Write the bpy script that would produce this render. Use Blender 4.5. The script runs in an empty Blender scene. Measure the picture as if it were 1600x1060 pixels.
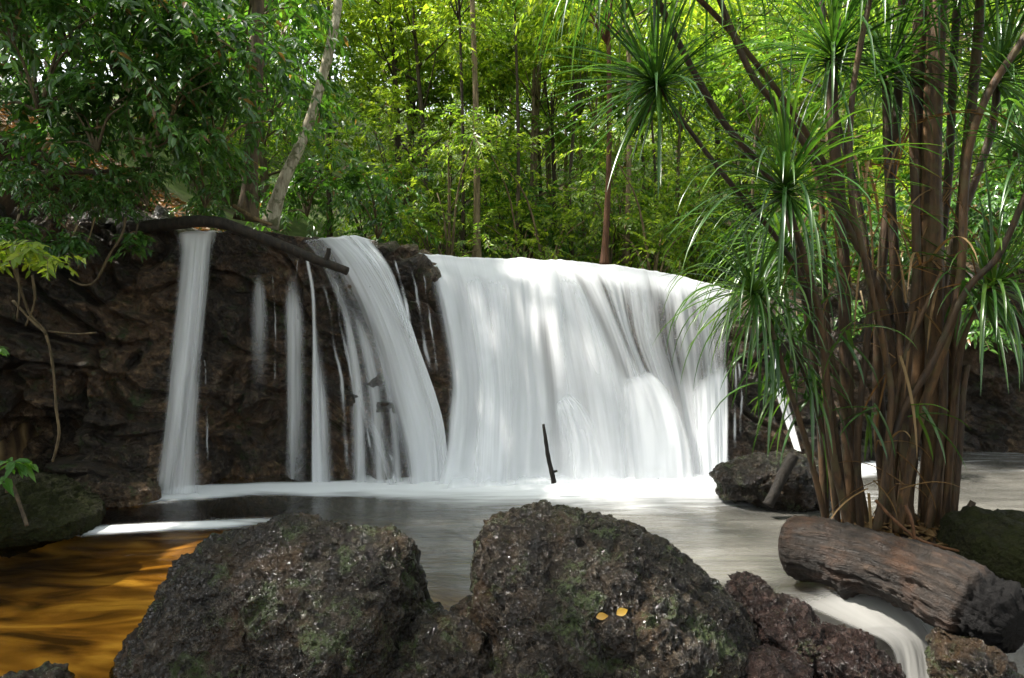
import bpy, math, random
import numpy as np
from mathutils import Vector

random.seed(7)
rng = np.random.default_rng(11)
R = math.radians
PI = math.pi
scn = bpy.context.scene
COL = scn.collection

# ------------------------------------------------------------------ camera
CAM_H, PITCH, FPX = 1.6, R(2.7), 1067.0
cam_data = bpy.data.cameras.new('camera')
cam_data.lens = 24.0
cam_data.sensor_width = 36.0
cam_data.clip_start = 0.05
cam_data.clip_end = 500
cam = bpy.data.objects.new('camera', cam_data)
cam.location = (0, 0, CAM_H)
cam.rotation_euler = (R(90) - PITCH, 0, 0)
COL.objects.link(cam)
scn.camera = cam

# ------------------------------------------------------------------ light
SUN_EL, SUN_AZ = R(58), R(-84)          # azimuth from +Y (beyond the fall), clockwise
world = bpy.data.worlds.new('World')
scn.world = world
world.use_nodes = True
wn = world.node_tree
bg = wn.nodes['Background']
sky = wn.nodes.new('ShaderNodeTexSky')
sky.sky_type = 'NISHITA'
sky.sun_disc = False
sky.sun_elevation = SUN_EL
sky.sun_rotation = SUN_AZ
sky.air_density = 1.0
sky.dust_density = 3.0
sky.ozone_density = 0.6
hs = wn.nodes.new('ShaderNodeHueSaturation')   # thin bright cloud: a whiter sky
hs.inputs['Saturation'].default_value = 0.3
wn.links.new(sky.outputs[0], hs.inputs['Color'])
wn.links.new(hs.outputs[0], bg.inputs[0])
bg.inputs[1].default_value = 0.15
sl = bpy.data.lights.new('sun', 'SUN')
sl.energy = 4.5
sl.angle = R(2.0)
sl.color = (1.0, 0.95, 0.86)
sun = bpy.data.objects.new('sun', sl)
sdir = Vector((math.sin(SUN_AZ) * math.cos(SUN_EL), math.cos(SUN_AZ) * math.cos(SUN_EL), math.sin(SUN_EL)))
sun.rotation_euler = sdir.to_track_quat('Z', 'Y').to_euler()
COL.objects.link(sun)
scn.view_settings.view_transform = 'Standard'
scn.view_settings.look = 'None'
scn.view_settings.gamma = 1.0
scn.view_settings.exposure = 2.0
scn.cycles.transparent_max_bounces = 24
scn.cycles.max_bounces = 8

# ------------------------------------------------------------------ helpers
def P(u, v, Y):
    """world point(s) on the ray of photo pixel (u, v) at distance Y along +Y"""
    x = (np.asarray(u, float) - 800) / FPX
    y = -(np.asarray(v, float) - 530) / FPX
    cy = math.cos(PITCH) + y * math.sin(PITCH)
    cz = -math.sin(PITCH) + y * math.cos(PITCH)
    k = np.asarray(Y, float) / cy
    return np.stack(np.broadcast_arrays(x * k, cy * k, CAM_H + cz * k), -1)

def Yw(v, z=0.0):
    """distance at which pixel row v meets height z"""
    y = -(np.asarray(v, float) - 530) / FPX
    cy = math.cos(PITCH) + y * math.sin(PITCH)
    cz = -math.sin(PITCH) + y * math.cos(PITCH)
    return (z - CAM_H) / cz * cy

_perm = np.random.default_rng(3).permutation(256)
_perm = np.concatenate([_perm, _perm, _perm])
_grad = np.random.default_rng(4).normal(size=(256, 3))
_grad /= np.linalg.norm(_grad, axis=1)[:, None]

def noise3(p):
    p = np.asarray(p, float)
    i = np.floor(p).astype(int)
    f = p - i
    i &= 255
    w = f * f * f * (f * (f * 6 - 15) + 10)
    out = 0
    for dx in (0, 1):
        wx = w[..., 0] if dx else 1 - w[..., 0]
        a = _perm[(i[..., 0] + dx) & 255]
        for dy in (0, 1):
            wy = w[..., 1] if dy else 1 - w[..., 1]
            b = _perm[a + ((i[..., 1] + dy) & 255)]
            for dz in (0, 1):
                wz = w[..., 2] if dz else 1 - w[..., 2]
                g = _grad[_perm[b + ((i[..., 2] + dz) & 255)]]
                d = f - np.array([dx, dy, dz])
                out = out + wx * wy * wz * (g * d).sum(-1)
    return out * 1.6

def fbm(p, octv=4, gain=0.5, ridged=False):
    out, a, s = 0, 1.0, 0.0
    p = np.asarray(p, float)
    for k in range(octv):
        n = noise3(p + 17.3 * k)
        if ridged:
            n = 1 - 2 * np.abs(n)
        out = out + a * n
        s += a
        a *= gain
        p = p * 2.03
    return out / s

def worley(p, k=1):
    p = np.asarray(p, float)
    i = np.floor(p).astype(int)
    d1 = np.full(p.shape[:-1], 9.0)
    d2 = np.full(p.shape[:-1], 9.0)
    for dx in (-1, 0, 1):
        for dy in (-1, 0, 1):
            for dz in (-1, 0, 1):
                c = i + np.array([dx, dy, dz])
                h = _perm[_perm[_perm[c[..., 0] & 255] + (c[..., 1] & 255)] + (c[..., 2] & 255)]
                o = np.abs(_grad[h]) * 0.9
                d = np.linalg.norm(c + o - p, axis=-1)
                d2 = np.minimum(d2, np.maximum(d, d1))
                d1 = np.minimum(d1, d)
    return (d1, d2) if k == 2 else d1

def sstep(a, b, x):
    t = np.clip((np.asarray(x, float) - a) / (b - a), 0, 1)
    return t * t * (3 - 2 * t)

def make_mesh(name, verts, faces, mats, midx=None, smooth=True, attrs=None, uv=None):
    """faces: list of int arrays (n, k)"""
    verts = np.asarray(verts, np.float32).reshape(-1, 3)
    faces = [np.asarray(f, np.int32) for f in faces if len(f)]
    me = bpy.data.meshes.new(name)
    me.vertices.add(len(verts))
    me.vertices.foreach_set('co', verts.ravel())
    nl = sum(f.size for f in faces)
    npoly = sum(len(f) for f in faces)
    me.loops.add(nl)
    li = np.concatenate([f.ravel() for f in faces])
    me.loops.foreach_set('vertex_index', li)
    me.polygons.add(npoly)
    cnt = np.concatenate([np.full(len(f), f.shape[1], np.int32) for f in faces])
    st = np.concatenate([[0], np.cumsum(cnt)[:-1]]).astype(np.int32)
    me.polygons.foreach_set('loop_start', st)
    if midx is not None:
        me.polygons.foreach_set('material_index', np.asarray(midx, np.int32))
    me.update(calc_edges=True)
    me.polygons.foreach_set('use_smooth', np.full(npoly, smooth, bool))
    for m in (mats if isinstance(mats, (list, tuple)) else [mats]):
        me.materials.append(m)
    for k, v in (attrs or {}).items():
        a = me.attributes.new(k, 'FLOAT', 'POINT')
        a.data.foreach_set('value', np.asarray(v, np.float32).ravel())
    if uv is not None:
        ul = me.uv_layers.new(name='UVMap')
        ul.data.foreach_set('uv', np.asarray(uv, np.float32).reshape(-1, 2)[li].ravel())
    me.validate()
    return me

def link(name, data, parent=None):
    o = bpy.data.objects.new(name, data)
    COL.objects.link(o)
    if parent is not None:
        o.parent = parent
        o.matrix_parent_inverse = parent.matrix_world.inverted()
    return o

def tag(o, label, cat, group=None):
    o['label'] = label
    o['category'] = cat
    if group:
        o['group'] = group
    return o

def struct(o, kind='structure'):
    o['kind'] = kind
    return o

def thing(name, label, cat, loc=(0, 0, 0), group=None):
    o = bpy.data.objects.new(name, None)
    o.empty_display_size = 0.1
    COL.objects.link(o)
    o.location = loc
    bpy_update(o)
    return tag(o, label, cat, group)

def bpy_update(o):
    from mathutils import Matrix
    o.matrix_world = Matrix.LocRotScale(o.location, o.rotation_euler, o.scale)

def part(name, data, parent):
    """data is in the thing's own local space"""
    o = bpy.data.objects.new(name, data)
    COL.objects.link(o)
    o.parent = parent
    return o

def dup(root, loc, rotz=0.0, scale=1.0, label=None, group=None, tilt=(0, 0)):
    r = root.copy()
    COL.objects.link(r)
    r.location = loc
    r.rotation_euler = (tilt[0], tilt[1], rotz)
    r.scale = (scale,) * 3 if not isinstance(scale, tuple) else scale
    if label:
        r['label'] = label
    if group:
        r['group'] = group
    for ch in list(root.children):
        c = ch.copy()
        COL.objects.link(c)
        c.parent = r
        for g in list(ch.children):
            d = g.copy()
            COL.objects.link(d)
            d.parent = c
    return r

def smooth_line(pts, n):
    """Catmull-Rom through pts (k, d) resampled to n points by arc length"""
    p = np.asarray(pts, float)
    if len(p) == 2:
        t = np.linspace(0, 1, n)[:, None]
        return p[0] * (1 - t) + p[1] * t
    q = np.vstack([2 * p[0] - p[1], p, 2 * p[-1] - p[-2]])
    out = []
    for i in range(len(p) - 1):
        t = np.linspace(0, 1, 16, endpoint=False)[:, None]
        a, b, c, d = q[i], q[i + 1], q[i + 2], q[i + 3]
        out.append(0.5 * (2 * b + (c - a) * t + (2 * a - 5 * b + 4 * c - d) * t ** 2 + (3 * b - a - 3 * c + d) * t ** 3))
    out.append(p[-1:])
    o = np.vstack(out)
    s = np.concatenate([[0], np.cumsum(np.linalg.norm(np.diff(o, axis=0), axis=1))])
    ss = np.linspace(0, s[-1], n)
    return np.stack([np.interp(ss, s, o[:, k]) for k in range(o.shape[1])], 1)

def tube(pts, rad, ns=10, rough=0.0, seed=0, nf=6.0, caps=True):
    """(verts, [quads, tris]) of a tube along pts with per-point radii"""
    pts = np.asarray(pts, float)
    n = len(pts)
    rad = np.broadcast_to(np.asarray(rad, float), (n,))
    tan = np.gradient(pts, axis=0)
    tan /= np.linalg.norm(tan, axis=1)[:, None] + 1e-9
    ref = np.array([0.3, 0.95, 0.1]) if abs(tan[:, 2]).mean() > 0.6 else np.array([0.05, 0.1, 1.0])
    a = np.cross(tan, ref)
    a /= np.linalg.norm(a, axis=1)[:, None] + 1e-9
    b = np.cross(tan, a)
    th = np.linspace(0, 2 * PI, ns, endpoint=False)
    v = pts[:, None] + rad[:, None, None] * (np.cos(th)[None, :, None] * a[:, None] + np.sin(th)[None, :, None] * b[:, None])
    if rough:
        d = fbm(v * nf + seed * 3.7, 3)
        v = v + (v - pts[:, None]) * (rough * d)[..., None]
    idx = np.arange(n * ns).reshape(n, ns)
    q = np.stack([idx[:-1], np.roll(idx[:-1], -1, 1), np.roll(idx[1:], -1, 1), idx[1:]], -1).reshape(-1, 4)
    v = v.reshape(-1, 3)
    tris = np.zeros((0, 3), int)
    if caps:
        v = np.vstack([v, pts[:1], pts[-1:]])
        i0, i1 = n * ns, n * ns + 1
        r0, r1 = idx[0], idx[-1]
        tris = np.vstack([np.stack([np.roll(r0, -1), r0, np.full(ns, i0)], -1), np.stack([r1, np.roll(r1, -1), np.full(ns, i1)], -1)])
    return v, [q, tris]

def join(*geos):
    vs, fs, off = [], [], 0
    for v, f in geos:
        vs.append(v)
        for a in f:
            if len(a):
                fs.append(np.asarray(a) + off)
        off += len(v)
    q = [f for f in fs if f.shape[1] == 4]
    t = [f for f in fs if f.shape[1] == 3]
    return np.vstack(vs), [np.vstack(x) for x in (q, t) if x]

def norm(v):
    return v / (np.linalg.norm(v, axis=-1, keepdims=True) + 1e-9)

# ------------------------------------------------------------------ materials
class NT:
    def __init__(s, name):
        s.m = bpy.data.materials.new(name)
        s.m.use_nodes = True
        s.t = s.m.node_tree
        s.t.nodes.clear()
        s.out = s.n('OutputMaterial')
    def n(s, typ, **kw):
        x = s.t.nodes.new('ShaderNode' + typ)
        for k, v in kw.items():
            setattr(x, k, v)
        return x
    def l(s, a, b):
        s.t.links.new(a, b)
    def put(s, sock, v):
        if hasattr(v, 'is_output') or isinstance(v, bpy.types.NodeSocket):
            s.l(v, sock)
        elif isinstance(v, (tuple, list)) and len(v) == 3 and sock.type == 'RGBA':
            sock.default_value = (*v, 1)
        else:
            sock.default_value = v
    def coord(s, which='Object'):
        return s.n('TexCoord').outputs[which]
    def attr(s, name):
        return s.n('Attribute', attribute_name=name).outputs['Fac']
    def mapping(s, vec, scale=(1, 1, 1), loc=(0, 0, 0)):
        m = s.n('Mapping')
        s.l(vec, m.inputs[0])
        m.inputs['Scale'].default_value = scale
        m.inputs['Location'].default_value = loc
        return m.outputs[0]
    def noise(s, vec, scale, detail=4, rough=0.55, dist=0.0):
        x = s.n('TexNoise')
        s.l(vec, x.inputs['Vector'])
        x.inputs['Scale'].default_value = scale
        x.inputs['Detail'].default_value = detail
        x.inputs['Roughness'].default_value = rough
        x.inputs['Distortion'].default_value = dist
        return x.outputs[0]
    def voro(s, vec, scale, feature='F1'):
        x = s.n('TexVoronoi', feature=feature)
        s.l(vec, x.inputs['Vector'])
        x.inputs['Scale'].default_value = scale
        return x.outputs['Distance']
    def ramp(s, fac, stops):
        r = s.n('ValToRGB')
        s.put(r.inputs[0], fac)
        e = r.color_ramp.elements
        while len(e) < len(stops):
            e.new(0.5)
        for el, (p, c) in zip(e, stops):
            el.position = p
            el.color = (*c, 1) if isinstance(c, (tuple, list)) else (c, c, c, 1)
        return r.outputs[0]
    def math(s, op, a, b=0.0, clamp=False):
        x = s.n('Math', operation=op, use_clamp=clamp)
        s.put(x.inputs[0], a)
        s.put(x.inputs[1], b)
        return x.outputs[0]
    def map(s, v, a, b, c=0.0, d=1.0):
        x = s.n('MapRange')
        x.interpolation_type = 'SMOOTHSTEP'
        s.put(x.inputs[0], v)
        for i, k in enumerate((a, b, c, d)):
            s.put(x.inputs[i + 1], k)
        return x.outputs[0]
    def mix(s, fac, a, b, blend='MIX'):
        x = s.n('Mix', data_type='RGBA', blend_type=blend)
        s.put(x.inputs[0], fac)
        s.put(x.inputs[6], a)
        s.put(x.inputs[7], b)
        return x.outputs[2]
    def bump(s, h, strength=0.5, dist=0.02, normal=None):
        b = s.n('Bump')
        b.inputs['Strength'].default_value = strength
        b.inputs['Distance'].default_value = dist
        s.l(h, b.inputs['Height'])
        if normal is not None:
            s.l(normal, b.inputs['Normal'])
        return b.outputs[0]
    def principled(s, color, rough, spec=0.5, normal=None, coat=0.0):
        p = s.n('BsdfPrincipled')
        s.put(p.inputs['Base Color'], color)
        s.put(p.inputs['Roughness'], rough)
        s.put(p.inputs['Specular IOR Level'], spec)
        if coat:
            p.inputs['Coat Weight'].default_value = coat
            p.inputs['Coat Roughness'].default_value = 0.12
        if normal is not None:
            s.l(normal, p.inputs['Normal'])
        return p.outputs[0]
    def mixsh(s, fac, a, b):
        x = s.n('MixShader')
        s.put(x.inputs[0], fac)
        s.l(a, x.inputs[1])
        s.l(b, x.inputs[2])
        return x.outputs[0]
    def done(s, sh):
        s.l(sh, s.out.inputs[0])
        return s.m

def leaf_mat(name, cols, trans, tfac=0.4, rough=0.38, spec=0.5, dead=None):
    """cols: ramp of leaf colours picked per leaf; trans: colour of the light that comes through"""
    t = NT(name)
    isl = t.n('NewGeometry').outputs['Random Per Island']
    orn = t.n('ObjectInfo').outputs['Random']
    k = t.math('ADD', t.math('MULTIPLY', isl, 0.75), t.math('MULTIPLY', orn, 0.25))
    n = len(cols)
    base = t.ramp(k, [(i / (n - 1), c) for i, c in enumerate(cols)])
    if dead:
        base = t.mix(t.math('GREATER_THAN', isl, dead[0]), base, dead[1])
    p = t.principled(base, rough, spec)
    tr = t.n('BsdfTranslucent')
    t.l(t.mix(1.0, base, trans, 'MULTIPLY'), tr.inputs[0])
    return t.done(t.mixsh(tfac, p, tr.outputs[0]))

M = {}
M['leaf_bush'] = leaf_mat('leaf_bush', [(0.02, 0.055, 0.014), (0.045, 0.11, 0.022), (0.09, 0.18, 0.032)], (2.2, 2.4, 0.9), 0.35, 0.30, 0.6, (0.965, (0.16, 0.09, 0.04)))
M['leaf_tree'] = leaf_mat('leaf_tree', [(0.035, 0.08, 0.015), (0.095, 0.16, 0.026), (0.20, 0.265, 0.05)], (2.3, 2.5, 1.0), 0.52, 0.42, 0.4, (0.985, (0.2, 0.13, 0.05)))
M['leaf_yellow'] = leaf_mat('leaf_yellow', [(0.07, 0.13, 0.02), (0.15, 0.22, 0.03), (0.28, 0.33, 0.055)], (2.4, 2.4, 0.8), 0.5, 0.42, 0.4)
M['leaf_fern'] = leaf_mat('leaf_fern', [(0.03, 0.10, 0.02), (0.06, 0.15, 0.025), (0.10, 0.20, 0.03)], (2.2, 2.3, 0.8), 0.45, 0.4, 0.4)
M['leaf_pandan'] = leaf_mat('leaf_pandan', [(0.014, 0.045, 0.010), (0.030, 0.080, 0.016), (0.075, 0.14, 0.024)], (2.4, 2.4, 0.8), 0.3, 0.27, 0.6)
M['leaf_dry'] = leaf_mat('leaf_dry', [(0.10, 0.055, 0.022), (0.17, 0.10, 0.04), (0.22, 0.15, 0.07)], (1.3, 1.0, 0.6), 0.25, 0.6, 0.3)
M['leaf_yellowed'] = leaf_mat('leaf_yellowed', [(0.16, 0.07, 0.006), (0.22, 0.12, 0.008), (0.26, 0.17, 0.012)], (1.0, 0.9, 0.5), 0.1, 0.5, 0.4)

def bark_mat(name, c0, c1, scale=(14, 14, 3), rough=0.8, patch=None, ring=False):
    t = NT(name)
    co = t.coord()
    n1 = t.noise(t.mapping(co, scale), 2.0, 6, 0.65, 0.6)
    n2 = t.noise(co, 9, 4)
    col = t.mix(t.map(n1, 0.3, 0.7), c0, c1)
    if patch:
        col = t.mix(t.map(n2, 0.52, 0.62), col, patch)
    h = n1
    orn = t.n('ObjectInfo').outputs['Random']
    col = t.mix(1.0, col, t.ramp(orn, [(0.0, (0.55, 0.52, 0.45)), (0.5, (1.0, 1.0, 1.0)), (1.0, (1.5, 1.45, 1.2))]), 'MULTIPLY')
    if ring:
        w = t.n('TexWave', wave_type='BANDS', bands_direction='Z')
        t.l(co, w.inputs[0])
        w.inputs['Scale'].default_value = 9
        w.inputs['Distortion'].default_value = 1.5
        w.inputs['Detail'].default_value = 3
        h = t.math('ADD', n1, t.math('MULTIPLY', w.outputs['Fac'], 0.12))
    return t.done(t.principled(col, rough, 0.35, t.bump(h, 0.8, 0.02)))

M['bark_pale'] = bark_mat('bark_pale', (0.16, 0.13, 0.08), (0.42, 0.38, 0.28), patch=(0.10, 0.10, 0.045))
M['bark_dark'] = bark_mat('bark_dark', (0.025, 0.018, 0.012), (0.09, 0.065, 0.04))
M['bark_brown'] = bark_mat('bark_brown', (0.07, 0.05, 0.03), (0.20, 0.15, 0.09))
M['bark_red'] = bark_mat('bark_red', (0.06, 0.026, 0.010), (0.16, 0.07, 0.03))
M['stem_pandan'] = bark_mat('stem_pandan', (0.012, 0.0065, 0.003), (0.078, 0.041, 0.016), (12, 12, 2), 0.6, (0.05, 0.036, 0.014), False)
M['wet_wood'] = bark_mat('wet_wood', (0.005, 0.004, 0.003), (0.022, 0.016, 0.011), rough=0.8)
M['twig'] = bark_mat('twig', (0.05, 0.035, 0.02), (0.16, 0.12, 0.07))
M['vine'] = bark_mat('vine', (0.04, 0.028, 0.013), (0.13, 0.092, 0.045))

def rock_mat(name, c0, c1, c2, moss=0.5, mosscol=(0.028, 0.042, 0.008), wet=0.28, fine=70, blocks=0, spec=0.5, rust=None):
    t = NT(name)
    co = t.coord()
    big = t.noise(co, 3.2, 5, 0.6, 0.4)
    med = t.noise(co, 17, 6, 0.68)
    fin = t.noise(co, fine, 4, 0.65)
    vor = t.voro(t.mapping(co, (1, 1, 1)), fine * 0.62)
    col = t.ramp(med, [(0.30, c0), (0.52, c1), (0.74, c2)])
    if blocks:
        vc = t.n('TexVoronoi', feature='F1')
        wv = t.mix(0.12, co, t.n('TexNoise').outputs[1], 'ADD')
        t.l(wv, vc.inputs['Vector'])
        vc.inputs['Scale'].default_value = blocks
        col = t.mix(1.0, col, t.ramp(vc.outputs['Color'], [(0.2, (0.5, 0.48, 0.46)), (0.5, (1.0, 0.98, 0.95)), (0.8, (2.0, 1.75, 1.45))]), 'MULTIPLY')
    if rust:
        col = t.mix(t.math('MULTIPLY', t.map(big, 0.5, 0.68), 0.75), col, rust)
    col = t.mix(t.math('MULTIPLY', t.map(t.noise(co, fine * 1.7, 2, 0.5), 0.58, 0.70), 0.40), col, c2)
    mm = t.math('MULTIPLY', t.map(t.noise(co, 5.3, 6, 0.72, 0.2), 0.62 - 0.16 * moss, 0.74 - 0.16 * moss), t.map(fin, 0.35, 0.55))
    col = t.mix(mm, col, mosscol)
    ro = t.math('ADD', t.math('MULTIPLY', med, 0.3), wet - 0.12)
    ro = t.math('ADD', ro, t.math('MULTIPLY', mm, 0.4), True)
    h = t.math('ADD', t.math('MULTIPLY', med, 1.3), t.math('ADD', t.math('MULTIPLY', fin, 0.6), t.math('MULTIPLY', vor, 0.5)))
    return t.done(t.principled(col, ro, spec, t.bump(h, 1.0, 0.042)))

M['boulder'] = rock_mat('boulder', (0.0025, 0.002, 0.0014), (0.014, 0.010, 0.0065), (0.085, 0.068, 0.05), 0.66, spec=0.42, wet=0.10, rust=(0.05, 0.03, 0.016))
M['boulder_red'] = rock_mat('boulder_red', (0.005, 0.003, 0.002), (0.019, 0.010, 0.008), (0.09, 0.06, 0.05), 0.3, spec=0.42, wet=0.16)
M['boulder_moss'] = rock_mat('boulder_moss', (0.006, 0.006, 0.002), (0.016, 0.016, 0.004), (0.035, 0.033, 0.009), 1.2, (0.018, 0.021, 0.004), 0.75, spec=0.2)
M['cliff'] = rock_mat('cliff', (0.008, 0.0055, 0.004), (0.042, 0.029, 0.019), (0.17, 0.125, 0.084), 0.55, wet=0.3, fine=34, blocks=2.3, rust=(0.085, 0.046, 0.022))

def log_mat():
    t = NT('wet_log')
    co = t.coord()
    st = t.noise(t.mapping(t.n('UVMap', uv_map='UVMap').outputs[0], (2.0, 9, 1)), 1.6, 7, 0.7, 0.5)
    bl = t.noise(co, 4, 5, 0.6)
    col = t.ramp(st, [(0.32, (0.004, 0.003, 0.002)), (0.55, (0.018, 0.011, 0.007)), (0.75, (0.058, 0.036, 0.022))])
    col = t.mix(t.map(bl, 0.48, 0.66), col, t.mix(st, (0.007, 0.004, 0.002), (0.066, 0.029, 0.013)))
    char = t.attr('char')
    col = t.mix(char, col, (0.005, 0.0045, 0.0045))
    return t.done(t.principled(col, t.math('ADD', 0.55, t.math('MULTIPLY', char, 0.2)), t.math('SUBTRACT', 0.34, t.math('MULTIPLY', char, 0.2)), t.bump(t.math('ADD', st, t.math('ADD', t.math('MULTIPLY', bl, 0.3), t.math('MULTIPLY', t.noise(co, 60, 4, 0.7), 0.35))), 1.0, 0.035)))
M['log'] = log_mat()

def ground_mat():
    t = NT('forest_floor')
    co = t.coord()
    n = t.noise(co, 6, 8, 0.7)
    n2 = t.noise(co, 1.1, 4)
    dirt = t.ramp(n, [(0.3, (0.015, 0.009, 0.006)), (0.55, (0.05, 0.030, 0.018)), (0.75, (0.13, 0.075, 0.04))])
    green = t.ramp(n, [(0.3, (0.03, 0.055, 0.012)), (0.7, (0.10, 0.15, 0.025))])
    g = t.attr('green')
    col = t.mix(t.math('MULTIPLY', g, t.map(n2, 0.3, 0.55)), dirt, green)
    sand = t.ramp(t.noise(t.mapping(co, (1.0, 3.2, 1.0)), 1.4, 3, 0.5, 0.7), [(0.36, (0.04, 0.022, 0.009)), (0.52, (0.28, 0.18, 0.07)), (0.72, (0.70, 0.54, 0.27))])
    col = t.mix(t.attr('bed'), col, sand)
    return t.done(t.principled(col, 0.85, 0.3, t.bump(n, 0.7, 0.05)))
M['ground'] = ground_mat()

def water_mat():
    t = NT('pool_water')
    co = t.coord()
    rip = t.noise(t.mapping(co, (0.9, 3.6, 1)), 1.7, 4, 0.55, 0.6)
    nrm = t.bump(rip, 0.35, 0.06)
    gl = t.n('BsdfGlossy')
    gl.inputs['Color'].default_value = (1, 1, 1, 1)
    gl.inputs['Roughness'].default_value = 0.2
    t.l(nrm, gl.inputs['Normal'])
    tr = t.n('BsdfTransparent')
    tr.inputs[0].default_value = (0.95, 0.75, 0.34, 1)
    fr = t.n('Fresnel')
    fr.inputs[0].default_value = 1.33
    clear = t.mixsh(t.math('MULTIPLY', fr.outputs[0], 0.9), tr.outputs[0], gl.outputs[0])
    # stirred-up, aerated water
    mil = t.principled(t.mix(t.noise(t.mapping(co, (0.4, 4.0, 1)), 1.6, 4, 0.6, 0.5), (0.055, 0.052, 0.045), (0.15, 0.145, 0.13)), 0.24, 0.5, nrm)
    s1 = t.noise(t.mapping(co, (0.55, 3.2, 1)), 2.4, 5, 0.6, 0.8)
    mf = t.math('MULTIPLY', t.attr('milk'), t.map(s1, 0.25, 0.75, 0.62, 1.0), True)
    a = t.mixsh(mf, clear, mil)
    foam = t.n('BsdfDiffuse')
    foam.inputs[0].default_value = (0.64, 0.65, 0.66, 1)
    ff = t.map(t.math('ADD', t.attr('foam'), t.math('MULTIPLY', t.math('SUBTRACT', s1, 0.5), 0.8)), 0.10, 1.05)
    return t.done(t.mixsh(ff, a, foam.outputs[0]))
M['water'] = water_mat()

def fall_mat(name='falling_water', white=(0.84, 0.85, 0.87)):
    """long silky strands: thick where 'dens' is high, thinning to nothing where it is low"""
    t = NT(name)
    uv = t.n('UVMap', uv_map='UVMap').outputs[0]
    s1 = t.noise(t.mapping(uv, (5.5, 0.30, 1)), 1.0, 3, 0.5, 0.25)
    s2 = t.noise(t.mapping(uv, (21, 0.45, 1), (3, 7, 0)), 1.0, 3, 0.55, 0.15)
    s3 = t.noise(t.mapping(uv, (75, 0.9, 1), (9, 2, 0)), 1.0, 2, 0.5, 0.1)
    s = t.math('ADD', t.math('MULTIPLY', s1, 0.74), t.math('ADD', t.math('MULTIPLY', s2, 0.22), t.math('MULTIPLY', s3, 0.04)))
    d = t.attr('dens')
    k = t.math('ADD', t.math('MULTIPLY', t.math('SUBTRACT', s, 0.5), 2.6), t.math('SUBTRACT', t.math('MULTIPLY', d, 1.45), 0.28))
    al = t.math('MULTIPLY', t.map(k, -0.15, 1.15), t.map(d, 0.0, 0.5))
    df = t.n('BsdfDiffuse')
    df.inputs[0].default_value = (*white, 1)
    tl = t.n('BsdfTranslucent')
    tl.inputs[0].default_value = (*white, 1)
    nb = t.bump(t.math('ADD', t.math('MULTIPLY', s1, 1.0), t.math('MULTIPLY', s2, 0.22)), 0.45, 0.05)
    t.l(nb, df.inputs['Normal'])
    body = t.mixsh(0.38, df.outputs[0], tl.outputs[0])
    tr = t.n('BsdfTransparent')
    return t.done(t.mixsh(al, tr.outputs[0], body))
M['fall'] = fall_mat()
M['outflow'] = fall_mat('milky_outflow', (0.30, 0.295, 0.28))

# ------------------------------------------------------------------ cliff function
def curve(tab):
    xs, ys = zip(*tab)
    xs, ys = np.array(xs, float), np.array(ys, float)
    def f(u):
        u = np.asarray(u, float)
        return (np.interp(u - 18, xs, ys) + np.interp(u, xs, ys) * 2 + np.interp(u + 18, xs, ys)) / 4
    return f
lip_v = curve([(-600, 250), (-200, 300), (0, 335), (200, 348), (262, 358), (280, 365), (345, 365), (360, 356), (420, 362), (470, 372), (480, 374), (545, 370), (575, 382), (600, 384), (640, 392), (660, 400), (740, 408),
               (830, 408), (900, 412), (1000, 424), (1080, 436), (1140, 458), (1190, 478), (1260, 474), (1350, 460), (1500, 430), (1600, 425), (2200, 380)])
base_v = curve([(-600, 960), (-200, 850), (0, 800), (100, 786), (240, 771), (330, 768), (480, 764), (600, 759), (690, 752), (850, 746), (1000, 741), (1140, 738), (1270, 735), (1450, 735), (1600, 733), (2200, 733)])
lean = curve([(-600, 0.9), (0, 0.35), (200, 0.12), (260, 0.0), (345, -0.02), (480, 0.10), (560, 0.38), (690, 0.62), (850, 0.66), (1000, 0.60), (1140, 0.50), (1270, 0.55), (1450, -0.1), (1600, -0.2), (2200, 0.0)])
recess = curve([(-600, 0.0), (0, 0.10), (100, 0.05), (240, 0.12), (300, 0.35), (345, 0.50), (440, 0.50), (520, 0.22), (600, 0.02), (700, 0.0), (1270, 0.05), (1400, 0.5), (1500, 0.9), (1700, 0.9), (2200, 0.2)])
ZB = -0.7
def cliff_Y(u, w):
    """rock surface (before roughness) for column u, w = 0 at the foot and 1 at the lip"""
    u = np.asarray(u, float)
    w = np.asarray(w, float)
    y = Yw(base_v(u)) + 0.12 + lean(u) * np.clip(w, 0, 1.2) ** 1.5
    y = y + recess(u) * np.sin(PI * np.clip(w, 0, 1)) ** 0.8 * (1 - 0.35 * w)
    # rounded lip
    y = y + 0.10 * sstep(0.9, 1.0, w) ** 2
    # cave under the shelf of the mossy bank
    cave = sstep(150, 90, u) * sstep(-250, -100, u) * np.exp(-((w - 0.30) / 0.14) ** 2)
    y = y + 0.55 * cave
    return y
def lip_z(u):
    Y = cliff_Y(u, 1.0)
    return P(u, lip_v(u), Y)[..., 2]
def surf_Y(u, v, off=0.0):
    Y = cliff_Y(u, 0.5)
    for _ in range(8):
        z = P(u, v, Y)[..., 2]
        w = (z - ZB) / (lip_z(u) - ZB)
        Y = cliff_Y(u, w)
    return Y - off

def lip_at_x(x):
    """lip distance and height as functions of world x (for the terrain behind)"""
    us = np.linspace(-600, 2200, 400)
    Y = cliff_Y(us, 1.0)
    p = P(us, lip_v(us), Y)
    return np.interp(x, p[:, 0], p[:, 1]), np.interp(x, p[:, 0], p[:, 2])

def base_at_x(x):
    us = np.linspace(-600, 2200, 400)
    p = P(us, base_v(us), Yw(base_v(us)))
    return np.interp(x, p[:, 0], p[:, 1])

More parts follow.
